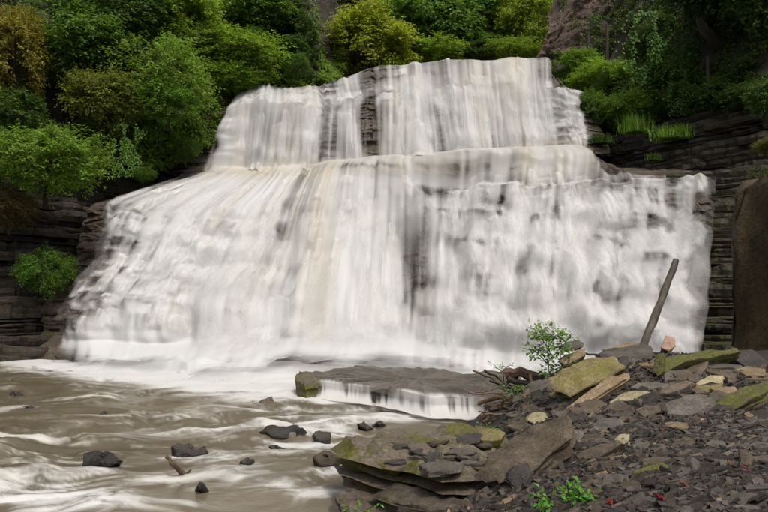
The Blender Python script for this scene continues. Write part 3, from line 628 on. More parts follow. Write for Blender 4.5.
RH, _ = ruled('right_hillside', [[(545, 110, 31.5), (580, 165, 30.2), (640, 172, 28.8), (700, 180, 26.8), (768, 190, 24), (1000, 230, 17)],
                                 [(546, 72, 32), (590, 105, 30), (640, 112, 28), (700, 122, 25.6), (768, 132, 23), (1000, 150, 16.5)],
                                 [(548, 55, 33.5), (600, 62, 32), (650, 62, 28.5), (700, 75, 25), (768, 85, 22), (1000, 60, 16)],
                                 [(590, -120, 40), (640, -120, 36), (680, -120, 31), (720, -120, 28), (780, -120, 25), (1000, -150, 18)]], 130, 110, M['soil'], 333, 1.3, 'dark overgrown earth slope above the right ledges')
ruled('rock_face', [[(528, 74, 33), (560, 66, 32.6), (600, 60, 32.2), (650, 60, 31.6), (690, 60, 31)], [(542, 40, 34), (565, 36, 33), (600, 34, 32.6), (650, 30, 32), (690, 30, 31.5)],
                    [(552, 10, 35.6), (570, 4, 34.4), (605, 4, 33.4), (650, 0, 32.6), (690, 0, 32)], [(580, -60, 38), (600, -60, 36), (640, -60, 34.6), (670, -60, 34), (720, -60, 33)]],
      150, 110, M['pink_face'], 345, 1.25, 'bare rough brown rock face above the right bank', freq=1.6, facet=True)
ruled('rock_recess', [[(292, 94, 33), (318, 90, 34.5), (345, 84, 37), (372, 74, 40)], [(288, 50, 34), (312, 48, 36), (342, 44, 39), (372, 40, 42)], [(278, -20, 36), (300, -20, 38), (330, -20, 41), (372, -20, 46)]],
      70, 70, M['cliff'], 351, 1.3, 'dark rocky recess left of the top lip', freq=1.5, facet=True)
BH, _ = ruled('back_hillside', [[(230, 84, 38), (340, 74, 40), (400, 68, 41), (480, 64, 42), (545, 68, 41), (640, 70, 40)], [(230, 40, 46), (340, 36, 47), (400, 34, 48), (480, 32, 49), (545, 32, 48), (640, 30, 46)],
                                [(230, -20, 54), (335, -20, 55), (400, -20, 55), (480, -20, 56), (545, -20, 55), (660, -20, 52)], [(200, -120, 66), (335, -110, 66), (400, -120, 66), (480, -130, 66), (545, -130, 66), (700, -120, 62)]],
      110, 80, M['soil'], 361, 1.8, 'wooded hillside rising behind the top of the falls')
# upstream water sheet that feeds the lip
P = np.array([unproj(x, y, 31) for x, y in ((240, 92), (300, 88), (372, 68), (440, 61), (552, 61))])
up = np.concatenate([P + [0, 0, -.12], P + [[0, 12, .1]]])
tag(link('upstream_channel', mesh('upstream channel', up, [(i, i + 1, 6 + i, 5 + i) for i in range(4)]), None, M['bed']), 'stream bed behind the top lip', kind='structure')

# ------------------------------------------------------------------ the flat slab and its small cascade
zsl = .42
top = [at_z(x, y, zsl) for x, y in ((300, 379), (318, 381), (375, 386), (429, 396), (483, 398), (520, 402), (520, 374), (483, 371), (415, 368), (368, 366), (330, 369), (303, 373))]
V, F = slab_geo(ccw(top, (0, 0, 1)), (0, 0, 1), .5, 77, m=110, rings=6, rough=.008, bevel=.05, strata=.07, top=.05)
tag(place_mesh('flat_slab', V, F, M['slab']), 'broad flat wet slab that the small cascade spills over', 'rock')
top = [at_z(x, y, .47) for x, y in ((295, 380), (304, 383), (317, 382), (322, 375), (312, 371), (299, 373))]
V, F = slab_geo(ccw(top, (.2, -.3, .9)), (-.2, -.3, .93), .6, 78, m=44, rings=8, rough=.07, bevel=.12, strata=.09, top=.06)
tag(place_mesh('boulder', V, F, M['slab_moss']), 'mossy blunt boulder at the left end of the flat cascade slab', 'rock')
nu, nv = 260, 46
lipx = np.linspace(314, 486, nu); lip = at_z(lipx, np.interp(lipx, [314, 375, 429, 486], [380.5, 386.5, 396.5, 398.5]), zsl + .02)
t = np.linspace(0, 1, nv)[:, None]
xs = lip[None, :, 0] + 0 * t; back = .55 * sst(.22, 0, t); fwd = .10 * t + .34 * sst(.55, 1, t) + .08 * (n2(lip[None, :, 0] / .3, t * 0, 5) - .5) * sst(.1, .4, t)
ys = lip[None, :, 1] + back - .05 - fwd; zs_ = zsl + .03 - (zsl - .10) * sst(.2, .95, t) + .02 * n2(xs / .12, t * 2, 8)
Tt = n2(xs / .17, t * 1.2, 91) * .55 + n2(xs / .045, t * 1.5, 92) * .45
al = sst(.12, .85, .10 + 1.25 * (Tt - .2) * sst(0, .3, t) + .75 * sst(.55, 1, t) + .55 * (n2(xs / .55, t * 0, 95) - .36)) * sst(0, .16, t) * sst(0, 8, lipx - 314)[None] * sst(0, 8, 486 - lipx)[None] * sst(1.02, .9, t)
c3 = np.ones((nv, nu, 1)) * np.array([.74, .72, .69])
co = link('small_cascade', mesh('small cascade', np.stack([xs, ys, zs_], -1).reshape(-1, 3), gridF(nu, nv), True, water=np.concatenate([c3, al[..., None]], -1).reshape(-1, 4)), None, M['fall'])
tag(co, 'low curtain of white water spilling off the flat slab', kind='structure')

# ------------------------------------------------------------------ mossy slab at the water's edge
def flat(name, poly, z, thick, mat, label, seed, cat='rock', **kw):
    P = [at_z(x, y, z) for x, y in poly]
    V, F = slab_geo(ccw(P, (0, 0, 1)), (0, 0, 1), thick, seed, **kw)
    return tag(place_mesh(name, V, F, M[mat]), label, cat)
flat('rock_ledge', ((336, 492), (346, 484), (392, 484), (440, 490), (490, 502), (500, 560), (370, 560), (345, 512)), .14, .5, 'bank', 'lower brown layered ledge at the waterline under the mossy slab', 501, m=150, rings=9, rough=.02, strata=.08, bevel=.04, top=.05)
flat('rock_ledge', ((376, 490), (400, 484), (450, 482), (500, 486), (505, 510), (440, 506), (400, 500)), .26, .25, 'bank', 'thin stepped ledge between the mossy slab and the lower ledge', 502, m=90, rings=5, rough=.015, strata=.04, bevel=.03, top=.03)
flat('mossy_slab', ((345, 442), (352, 449), (388, 458), (416, 462), (440, 470), (470, 468), (500, 450), (500, 428), (450, 426), (400, 432), (360, 437)), .52, .34, 'slab_moss', 'thick mossy slab with a flat brown top jutting into the stream', 503, m=170, rings=12, rough=.02, strata=.085, bevel=.06, top=.06)

# ------------------------------------------------------------------ the stones of the bank, one by one
UPN = (-.14, -.30, .94)
H = [ # name, outline px, base px, normal, lift, thickness, material, label
 ('stone_block', ((547, 377), (556, 372), (592, 355), (612, 354), (626, 366), (600, 381), (570, 394), (556, 392)), (585, 392), (-.30, -.62, .72), .38, .42, 'lichen_stone', 'large olive lichen covered block propped on the crest of the pile'),
 ('stone_splinter', ((565, 408), (573, 413), (600, 395), (627, 378), (625, 372), (612, 376), (585, 392)), (597, 402), (-.30, -.5, .8), .16, .10, 'tan_stone', 'long tan splinter of rock lying in front of the lichen block'),
 ('stone_slab', ((557, 361), (566, 365), (586, 354), (585, 347), (576, 349)), (572, 366), (-.3, -.6, .74), .25, .14, 'tan_stone', 'yellow tan slab leaning behind the lichen block'),
 ('stone_slab', ((609, 402), (618, 407), (648, 397), (652, 391), (632, 391), (616, 395)), (630, 403), (-.2, -.5, .84), .08, .09, 'pale_stone', 'flat yellow green stone right of the tan splinter'),
 ('stone_slab', ((598, 352), (612, 358), (650, 356), (652, 346), (630, 344), (608, 347)), (625, 358), (-.05, -.35, .93), .16, .14, 'grey_stone', 'flat grey slab on the crest beside the foot of the leaning log'),
 ('stone_slab', ((604, 349), (620, 351), (648, 347), (650, 343), (625, 342)), (625, 352), (-.05, -.4, .9), .22, .05, 'tan_stone', 'thin tan slab lying on the flat grey crest slab'),
 ('upright_stone', ((661, 348), (668, 351), (676, 346), (674, 338), (666, 336)), (668, 352), (-.1, -.8, .6), .16, .16, 'pink_stone', 'small upright pinkish white stone on the crest'),
 ('long_slab', ((656, 366), (664, 358), (700, 352), (738, 347), (742, 352), (715, 356), (684, 362), (668, 369)), (690, 366), (-.1, -.5, .86), .28, .15, 'moss_stone', 'long dark slab with a mossy edge spanning the crest by the brown outcrop'),
 ('stone_block', ((652, 372), (658, 377), (664, 372), (664, 352), (656, 354)), (660, 378), (-.55, -.7, .45), .2, .14, 'moss_stone', 'small upright mossy green block at the left end of the long slab'),
 ('stone_block', ((663, 404), (668, 414), (696, 413), (714, 402), (712, 395), (690, 393), (672, 396)), (690, 414), (-.1, -.45, .89), .15, .17, 'grey_stone', 'big smooth grey block in the middle of the pile'),
 ('long_slab', ((699, 411), (712, 417), (744, 405), (770, 392), (772, 378), (748, 386), (720, 398)), (740, 408), (-.25, -.45, .86), .15, .15, 'moss_stone', 'long mossy slab lying like a log over the shale slope'),
 ('stone_slab', ((694, 384), (704, 388), (722, 382), (724, 375), (708, 375)), (708, 386), (-.1, -.4, .9), .1, .08, 'pale_stone', 'flat pale yellow stone below the long crest slab'),
 ('stone_slab', ((706, 395), (716, 398), (738, 391), (736, 386), (718, 387)), (720, 396), (-.2, -.4, .9), .08, .07, 'tan_stone', 'rusty tan flat stone above the big grey block'),
 ('stone_slab', ((682, 391), (694, 394), (718, 388), (716, 384), (694, 385)), (700, 392), (-.2, -.4, .9), .08, .07, 'lichen_stone', 'olive flat stone wedged behind the big grey block'),
 ('stone_block', ((656, 393), (662, 388), (688, 379), (694, 382), (684, 389), (668, 394)), (672, 393), (-.2, -.4, .9), .14, .14, 'brown_stone', 'dark brown ridge stone left of the pale yellow stone'),
 ('big_slab', ((470, 477), (480, 469), (505, 441), (540, 421), (562, 415), (576, 421), (574, 436), (556, 448), (528, 470), (500, 482)), (520, 474), (-.38, -.30, .87), .24, .16, 'brown_stone', 'biggest flat brown slab tilted down toward the water'),
 ('stone_block', ((553, 435), (560, 441), (578, 440), (580, 431), (566, 427), (556, 430)), (568, 442), (-.2, -.5, .84), .15, .14, 'grey_stone', 'grey wedge stone sitting above the biggest brown slab'),
 ('small_stone', ((552, 433), (556, 437), (561, 432), (559, 428)), (557, 438), (-.2, -.7, .7), .14, .06, 'pale_stone', 'small cream chip leaning on the grey wedge stone'),
 ('round_stone', ((527, 419), (534, 424), (545, 421), (547, 413), (537, 411), (529, 414)), (537, 423), (-.1, -.6, .8), .12, .14, 'pale_stone', 'pale yellow rounded stone beside the driftwood'),
 ('stone_slab', ((505, 425), (518, 430), (534, 426), (530, 420), (514, 421)), (520, 430), (-.2, -.4, .9), .1, .09, 'brown_stone', 'flat brown stone at the foot of the driftwood tangle'),
 ('stone_slab', ((574, 455), (580, 462), (602, 455), (622, 444), (618, 438), (598, 444)), (600, 456), (-.3, -.5, .8), .1, .12, 'brown_stone', 'long brown stone right of the biggest brown slab'),
 ('stone_slab', ((614, 440), (620, 447), (628, 443), (630, 434), (620, 434)), (622, 446), (-.3, -.6, .75), .1, .1, 'pale_stone', 'yellow capped stone at the end of the long brown stone'),
 ('stone_slab', ((628, 473), (636, 478), (660, 471), (670, 465), (662, 461), (644, 466)), (650, 476), (-.2, -.5, .85), .07, .07, 'moss_stone', 'narrow mossy stone alone on the dark shale chips'),
 ('stone_slab', ((675, 474), (682, 480), (690, 476), (689, 467), (680, 466)), (683, 478), (-.1, -.6, .8), .05, .04, 'grey_stone', 'upright grey flake on the dark shale chips'),
 ('stone_slab', ((578, 484), (594, 490), (612, 486), (616, 479), (598, 478)), (598, 488), (-.1, -.4, .9), .05, .05, 'brown_stone', 'flat brown stone behind the leafy green plant'),
 ('stone_block', ((506, 478), (514, 488), (526, 484), (531, 472), (524, 464), (511, 466)), (518, 488), (-.4, -.7, .6), .18, .2, 'dark_stone', 'dark rounded block below the biggest brown slab'),
 ('stone_slab', ((505, 472), (512, 478), (524, 474), (522, 467), (512, 467)), (515, 478), (-.3, -.7, .65), .23, .03, 'grey_stone', 'light grey flake lying on the dark rounded block'),
 ('stone_slab', ((476, 436), (482, 441), (502, 438), (506, 430), (490, 427), (479, 430)), (490, 440), (-.1, -.4, .9), .2, .12, 'lichen_stone', 'yellow mossy stone at the back corner of the mossy slab'),
 ('stone_block', ((455, 438), (464, 444), (480, 441), (482, 434), (466, 432)), (468, 444), (-.1, -.35, .92), .25, .1, 'dark_stone', 'dark square block on the back of the mossy slab'),
 ('stone_slab', ((418, 465), (430, 473), (458, 469), (462, 462), (440, 460)), (440, 466), (-.05, -.25, .96), .36, .05, 'grey_stone', 'flat grey plate resting on the mossy slab'),
 ('stone_slab', ((382, 444), (392, 448), (408, 446), (406, 441), (390, 441)), (396, 446), (0, -.2, .97), .72, .035, 'dark_stone', 'thin dark flake on the flat top of the mossy slab'),
 ('stone_slab', ((422, 456), (430, 461), (443, 458), (441, 452), (430, 452)), (432, 458), (-.1, -.3, .95), .42, .06, 'dark_stone', 'dark chunk beside the flat grey plate'),
 ('stone_slab', ((470, 462), (484, 466), (500, 458), (496, 450), (480, 454)), (486, 464), (-.3, -.3, .9), .2, .09, 'brown_stone', 'brown wedge leaning against the biggest brown slab'),
 ('stone_slab', ((446, 452), (458, 456), (476, 452), (474, 446), (458, 446)), (462, 454), (-.1, -.3, .95), .3, .05, 'grey_stone', 'thin grey sheet of shale on the mossy slab'),
 ('stone_slab', ((742, 446), (752, 452), (770, 450), (772, 442), (756, 440)), (758, 450), (-.1, -.4, .9), .05, .05, 'grey_stone', 'grey flat stone half buried in the scree'),
 ('stone_slab', ((728, 345), (738, 351), (752, 350), (768, 360), (772, 368), (750, 368), (735, 360)), (750, 366), (-.1, -.5, .85), .1, .12, 'dark_stone', 'dark flat stone at the foot of the brown outcrop'),
 ('stone_slab', ((560, 345), (566, 349), (582, 345), (580, 340), (568, 341)), (572, 352), (-.2, -.4, .9), .32, .06, 'grey_stone', 'pale grey stone on top of the pile behind the sapling'),
 ('stone_slab', ((636, 412), (644, 418), (662, 412), (660, 406), (644, 406)), (650, 416), (-.2, -.45, .87), .08, .08, 'brown_stone', 'brown stone left of the big smooth grey block'),
 ('stone_slab', ((590, 425), (600, 432), (622, 424), (620, 417), (602, 417)), (606, 430), (-.25, -.45, .86), .08, .09, 'grey_stone', 'grey stone below the flat yellow green stone'),
 ('stone_slab', ((560, 418), (568, 424), (586, 418), (584, 411), (570, 411)), (572, 422), (-.25, -.45, .86), .08, .08, 'dark_stone', 'dark stone under the lower end of the tan splinter'),
]
for i, (nm, poly, base, nr, lift, th, mt, lb) in enumerate(H):
    big = max(abs(poly[0][0] - q[0]) for q in poly) > 50
    on = 'the mossy slab' in lb or 'flat grey plate' in lb
    slab_px(nm, poly, base, (nr[0] * .4, nr[1] * .4, 1) if on else nr, th * .8 if on else lift, th, mt, lb, depth=at_z(*base, .53)[1] if on else None, seed=600 + i * 7, m=56 if big else 28, rings=6 if big else 4, rough=.035, bevel=.022 if big else .014, strata=.035 if big else .025, top=.026 if big else .014, taper=.03)

# stones standing in the stream
S = [((80, 462), (92, 448), (108, 449), (120, 459), (110, 464)), ((171, 449), (180, 444), (206, 443), (208, 448), (192, 455), (176, 454)),
     ((257, 434), (272, 427), (294, 425), (304, 429), (296, 436), (272, 438)), ((245, 406), (252, 400), (268, 395), (275, 402), (268, 407)),
     ((312, 460), (325, 453), (342, 458), (340, 464), (320, 466)), ((312, 436), (320, 430), (332, 432), (330, 440), (318, 441)), ((338, 448), (345, 440), (352, 446), (348, 454)),
     ((358, 426), (364, 422), (370, 425), (366, 429)), ((374, 424), (379, 421), (384, 424), (380, 427)), ((240, 458), (248, 455), (256, 458), (250, 462)), ((0, 384), (8, 379), (24, 381), (26, 386), (10, 388)),
     ((5, 396), (14, 392), (26, 396), (18, 399)), ((16, 410), (28, 406), (40, 409), (30, 413)), ((98, 414), (104, 410), (110, 414), (104, 417)), ((60, 397), (65, 394), (72, 396), (68, 400)), ((268, 446), (276, 442), (284, 446), (276, 450)), ((192, 486), (198, 481), (205, 484), (200, 489))]
SL = ['dark pointed rock parting the foaming rapids', 'low dark wet rock above the stranded stick', 'long dark wet rock with a brown end', 'tilted brown rock just below the falls foam', 'brown rock at the foot of the mossy slab',
      'dark rock in the white water beside the mossy slab', 'small rock touching the corner of the mossy slab', 'small dark stone below the small cascade, further left of two', 'small dark stone below the small cascade, beside another one', 'little dark stone between the stick and the long dark rock',
      'flat dark rock beside the left cliff foot', 'smaller flat rock off the left cliff foot', 'low flat rock awash off the left cliff', 'lone small stone in mid stream under the falls', 'tiny rock awash near the left cliff', 'small stone in front of the long dark wet rock', 'small stone just downstream of the stick']
for i, (pl, lb) in enumerate(zip(S, SL)):
    c = np.mean(pl, 0); b = at_z(c[0], max(q[1] for q in pl), stream_z(10))
    tilt = ((-.25, -.55, .8), (.1, -.45, .88), (-.15, -.5, .85), (-.35, -.45, .82))[i % 4]
    slab_px('river_rock', pl, (c[0], max(q[1] for q in pl)), tilt, -.01, .5 if i < 7 else .3, 'dark_stone' if i not in (3, 4) else 'brown_stone', lb, seed=900 + i, depth=b[1], group='rocks in the stream', m=36, rings=6, rough=.06, bevel=.05, strata=.06, top=.06)

# brown outcrop at the right edge
top = [(6.55, 10.9, 4.25), (6.9, 10.2, 4.35), (8.2, 9.4, 4.6), (10.5, 8.6, 4.8), (12, 11, 4.9), (9.5, 13.2, 4.7), (7.4, 12.4, 4.4)]
V, F = slab_geo(ccw(top, (0, 0, 1)), (0, 0, 1), 4.0, 990, m=160, rings=14, rough=.02, bevel=.3, strata=.02, top=.2, taper=-.28)
q = V.copy(); V = V + ((n3(q * [1.1, 1.1, .6], 5) - .5) * .7 + (n3(q * [3, 3, 1.2], 6) - .5) * .35 + (n3(q * [8, 8, 4], 8) - .5) * .12)[:, None] * np.array([-.7, -.7, .1])
tag(place_mesh('rock_outcrop', V, F, M['brown_wall'], smooth=True), 'brown earthy outcrop standing over the shale pile', 'rock')

# ------------------------------------------------------------------ shale pieces: the 300 that show largest singly, the rest as one mass
rs = np.random.RandomState(7)
def shard(seed):
    r = random.Random(seed); n = 7; V = [(0, 0, r.uniform(-.01, .03))]; el = r.uniform(.45, .8); ph = r.random() * 6
    rad = [r.uniform(.7, 1.15) for _ in range(n)]; th = r.uniform(.12, .3)
    for sc, z in ((.93, 0), (1.0, -.35 * th), (.9, -th)):
        for k in range(n):
            a = ph + 2 * math.pi * (k + r.uniform(-.12, .12)) / n
            V.append((math.cos(a) * rad[k] * sc * .5, math.sin(a) * rad[k] * sc * .5 * el, z + r.uniform(-.02, .02)))
    F = [(0, 1 + k, 1 + (k + 1) % n) for k in range(n)]
    for q in (0, 1):
        for k in range(n):
            a, b = 1 + q * n, 1 + (q + 1) * n; F.append((a + k, b + k, b + (k + 1) % n, a + (k + 1) % n))
    return mesh('shale fragment', V, F)
def bank_normal(x, y):
    e = .15; dx = (bank_z(x + e, y) - bank_z(x - e, y)) / (2 * e); dy = (bank_z(x, y + e) - bank_z(x, y - e)) / (2 * e)
    n = np.stack([-dx, -dy, np.ones_like(dx)], -1); return n / np.linalg.norm(n, axis=-1, keepdims=True)
shards = {}
SM = ['grey_stone', 'brown_stone', 'dark_stone', 'tan_stone']
for k in range(4):
    for j in range(6):
        me = shard(k * 50 + j); me.materials.append(M[SM[k]]); shards[k, j] = me
def on_scree(px, py):
    lim = np.interp(px, [440, 470, 500, 530, 575, 640, 745, 790], [505, 484, 428, 392, 362, 352, 358, 362]); return py > lim
px, py = rs.uniform(445, 785, 900), rs.uniform(350, 528, 900); px, py = px[on_scree(px, py)], py[on_scree(px, py)]
big = rs.rand(len(px)) < np.where(py < 430 + .05 * (px - 500), 1, .45); px, py = px[big][:266], py[big][:266]
Pq = bank_hit(px, py); Nq = bank_normal(Pq[:, 0], Pq[:, 1])
KIND = {0: 'loose grey flake of shale in the scree', 1: 'loose brown flake of shale in the scree', 2: 'loose blackish flake of shale in the scree', 3: 'loose tan flake of shale in the scree'}
NEAR = {0: 'lichen covered block', 1: 'tan splinter', 3: 'flat yellow green stone', 4: 'flat grey crest slab', 7: 'long dark crest slab', 9: 'big smooth grey block', 10: 'long log-like mossy slab', 11: 'flat pale yellow stone', 15: 'biggest brown slab', 18: 'pale rounded stone', 20: 'long brown stone', 22: 'narrow mossy stone', 24: 'brown stone behind the leafy plant', 34: 'half buried grey stone', 35: 'foot of the brown outcrop', 38: 'grey stone below the yellow green one'}
near_p = {j: bank_hit(*H[j][2])[0] for j in NEAR}
for i in range(len(Pq)):
    near = NEAR[min(near_p, key=lambda j: np.linalg.norm(near_p[j] - Pq[i]))]
    k = rs.choice(4, p=[.28, .44, .22, .06] if py[i] < 430 else [.36, .38, .2, .06]); o = link('shale_fragment', shards[k, rs.randint(6)])
    n = Vector(Nq[i]) + Vector(rs.randn(3) * .22) + Vector((-.12, -.15, 0)); o.rotation_mode = 'QUATERNION'
    o.rotation_quaternion = n.normalized().to_track_quat('Z', 'Y') @ Matrix.Rotation(rs.uniform(-.9, .9) + .5, 3, 'Z').to_quaternion()
    s = rs.uniform(.12, .36) * (1.4 if py[i] < 420 else .9); o.scale = (s * rs.uniform(.9, 1.5), s, s * rs.uniform(.7, 1.3)); o.location = Pq[i] + Nq[i] * s * .10
    tag(o, 'loose %s shale flake lying nearest the %s' % (KIND[k].split(' ')[1], near), 'rock', KIND[k].split(' ')[1] + ' shale flakes near the ' + near)
for i in range(34):
    x, y = rs.uniform(392, 500), rs.uniform(433, 464); k = rs.choice(3); o = link('shale_fragment', shards[k, rs.randint(6)]); s = rs.uniform(.07, .2); o.location = at_z(x, y, .53 + s * .12)
    o.scale = (s * 1.4, s, s * .8); o.rotation_euler = (rs.randn() * .1 - .05, rs.randn() * .1, rs.uniform(-.8, .8)); c_ = KIND[k].split(' ')[1]
    tag(o, 'loose %s shale flake lying on the mossy slab' % c_, 'rock', c_ + ' shale flakes on the mossy slab')
n = 42000
px, py = np.r_[rs.uniform(425, 800, n), rs.uniform(800, 1080, 5500)], np.r_[rs.uniform(345, 535, n), rs.uniform(372, 580, 5500)]; k = on_scree(px, py); px, py = px[k], py[k]
Pq = bank_hit(px, py); n = len(Pq); Nq = bank_normal(Pq[:, 0], Pq[:, 1]) + rs.randn(n, 3) * .28 + [-.1, -.12, 0]; Nq /= np.linalg.norm(Nq, axis=1)[:, None]
a = np.cross(Nq, rs.randn(n, 3) * [.35, .6, .3] + [0, .9, .2]); a /= np.linalg.norm(a, axis=1)[:, None]; b = np.cross(Nq, a)
sz_ = (.010 + .036 * rs.rand(n) ** 2.6) * (1 + .25 * (rs.rand(n) < .08)); el = rs.uniform(.4, .8, n); m5 = 5; Vt, Vb = [], []
for q in range(m5):
    an = 2 * math.pi * (q + rs.uniform(-.25, .25, n)) / m5; rr = rs.uniform(.7, 1.2, n) * sz_
    e = a * (np.cos(an) * rr)[:, None] * 2.1 + b * (np.sin(an) * rr * el)[:, None]
    Vt.append(Pq + e + Nq * (sz_ * .62)[:, None]); Vb.append(Pq + e * 1.05 - Nq * (sz_ * .1)[:, None])
V = np.stack(Vt + Vb, 1).reshape(-1, 3); base = (np.arange(n) * 10)[:, None]
tri = [(0, 1, 2), (0, 2, 3), (0, 3, 4)] + [f for q in range(5) for f in ((q, q + 5, (q + 1) % 5 + 5), (q, (q + 1) % 5 + 5, (q + 1) % 5))]
F = (base[:, :, None] + np.array(tri)[None]).reshape(-1, 3)
tint = np.clip(rs.beta(1.6, 2.6, n), 0, 1) ; tint = np.where(rs.rand(n) < .004, 1, tint * .95)
gr = link('shale_chips', mesh('shale chips', V, F, False, tint=np.repeat(tint, 10)), None, M['chips']); tag(gr, 'dark loose shale chips covering the slope', 'gravel', kind='stuff')

# ------------------------------------------------------------------ driftwood, log, stick, fallen leaves
def wood(name, path, r0, r1, mat, label, cat, seed, group=None, seg=8, wob=.02, knots=()):
    rn = random.Random(seed); pts = [Vector(p) for p in path]; out = []
    for i in range(len(pts) - 1):
        for t in (0, .33, .66): out.append(pts[i].lerp(pts[i + 1], t) + Vector((rn.uniform(-1, 1), rn.uniform(-1, 1), rn.uniform(-1, 1))) * wob * (0 if i == 0 and t == 0 else 1))
    out.append(pts[-1]); rad = [r0 + (r1 - r0) * i / (len(out) - 1) for i in range(len(out))]
    geo = [tube(out, [r * rn.uniform(.9, 1.12) for r in rad], seg, .18, seed)]
    for (t, d, l) in knots:
        p = out[int(t * (len(out) - 1))]; geo.append(tube([p, p + Vector(d) * l * .5, p + Vector(d) * l], [r1 * .7, r1 * .5, r1 * .25], 5, .1, seed + 1))
    V, F = join(geo); return tag(place_mesh(name, V, F, M[mat]), label, cat, group)
U = lambda x, y, d: tuple(unproj(x, y, d))
wood('leaning_log', [U(641, 352, 10.1), U(652.5, 322, 10.4), U(664.5, 291, 10.7), U(676, 260, 11.0)], .066, .054, 'log_wood', 'grey bare log leaning against the falls from the crest of the pile', 'log', 5, seg=12, wob=.004, knots=((.3, (.8, -.3, .3), .1),))
DW = [((478, 404, 10.4), (500, 398, 10.1), (522, 402, 9.8), .022, .03, 'wood', 'thin tan branch reaching out toward the small cascade'),
      ((482, 417, 10.1), (500, 408, 9.9), (516, 400, 9.8), .03, .022, 'wood', 'brown stick slanting up through the driftwood tangle'),
      ((514, 410, 9.6), (526, 398, 9.6), (537, 384, 9.8), .045, .035, 'wood', 'thick pale driftwood branch standing up in the tangle'),
      ((505, 374, 10.3), (520, 372, 10.2), (545, 380, 10.2), .07, .05, 'wood', 'stout broken driftwood stump topping the tangle'),
      ((508, 379, 10.2), (530, 384, 10.1), (552, 378, 10.1), .05, .04, 'dark_wood', 'dark rotten branch under the driftwood stump'),
      ((496, 414, 9.7), (512, 412, 9.6), (532, 420, 9.4), .028, .02, 'dark_wood', 'dark thin stick along the bottom of the tangle'),
      ((488, 421, 9.6), (505, 418, 9.5), (524, 410, 9.4), .03, .025, 'wood', 'short brown stick low at the water end of the tangle'),
      ((524, 396, 9.7), (535, 402, 9.6), (548, 398, 9.6), .035, .025, 'dark_wood', 'dark crooked stick against the lichen block'),
      ((530, 374, 10.0), (536, 392, 9.8), (546, 410, 9.5), .02, .014, 'wood', 'slim reddish twig hanging down through the tangle'),
      ((540, 372, 10.0), (552, 386, 9.7), (552, 402, 9.4), .022, .016, 'dark_wood', 'dark twig bent beside the lichen block'),
      ((560, 360, 9.9), (580, 352, 9.9), (602, 356, 9.8), .014, .01, 'dark_wood', 'thin dark twig lying over the lichen block'),
      ((512, 388, 10.), (524, 391, 9.9), (540, 390, 9.8), .04, .03, 'wood', 'short chunky brown driftwood piece in the middle of the tangle')]
for i, (a, b, c, r0, r1, mt, lb) in enumerate(DW):
    wood('driftwood_branch', [U(*a), U(*b), U(*c)], r0 * 1.45, r1 * 1.45, mt, lb, 'driftwood', 40 + i, 'driftwood tangle', seg=7, wob=.025)
rt_ = random.Random(77)
for i in range(20):
    x, y = rt_.uniform(490, 556), rt_.uniform(374, 418); y = max(y, 372 + abs(x - 530) * .15); a = rt_.uniform(-.9, 1.1); l = rt_.uniform(9, 26); d = 10.3 - (y - 372) / 45
    wood('twig', [U(x - l * math.cos(a), y + l * math.sin(a) * .6, d), U(x, y - 2, d + .1), U(x + l * math.cos(a), y - l * math.sin(a) * .6, d - .1)], rt_.uniform(.012, .03), rt_.uniform(.008, .016), rt_.choice(('wood', 'wood', 'dark_wood')), 'thin broken twig in the driftwood tangle below the sapling', 'twig', 300 + i, 'loose twigs of the driftwood tangle', seg=6, wob=.03)
wood('stranded_stick', [U(166, 457, 7.7), U(174, 465, 7.65), U(183, 474, 7.8), U(191, 478, 7.9)], .024, .034, 'wood', 'crooked brown stick stuck in the stream', 'stick', 71, seg=7, wob=.01, knots=((.8, (.6, 0, .6), .12), (.85, (-.4, 0, .7), .1)))
def maple_leaf(label, px, py, s, c, seed):
    r = random.Random(seed); p = bank_hit(px, py)[0]; V = [(0, 0, .02)]; n = 15
    for k in range(n):
        a = 2 * math.pi * k / n; rad = (1, .55, .8)[k % 3] * r.uniform(.8, 1.1); V.append((math.cos(a) * rad * s, math.sin(a) * rad * s * .8, r.uniform(-.1, .35) * s))
    o = link('fallen_leaf', mesh('fallen leaf', V, [(0, 1 + k, 1 + (k + 1) % n) for k in range(n)]), None, M['leaf']); o.color = (*c, 1)
    o.location = Vector(p) + Vector((0, 0, .045)); o.rotation_euler = (.45, -.15, r.random() * 6); tag(o, label, 'leaf', 'fallen autumn leaves')
for j, (x, y, s, c, lb) in enumerate([(612, 508, .06, (.45, .13, .04), 'orange curled leaf beside the leafy green plant'), (658, 503, .065, (.42, .07, .03), 'largest red fallen leaf on the dark shale chips'), (683, 490, .045, (.42, .15, .06), 'dull orange leaf between two red ones on the shale'),
                                      (747, 475, .05, (.40, .06, .04), 'small crimson leaf near the right edge of the scree'), (661, 434, .04, (.55, .22, .06), 'small orange leaf below the big smooth grey block'), (730, 468, .035, (.4, .26, .1), 'tan dry leaf upslope of the crimson one')]):
    maple_leaf(lb, x, y, s, c, 30 + j)

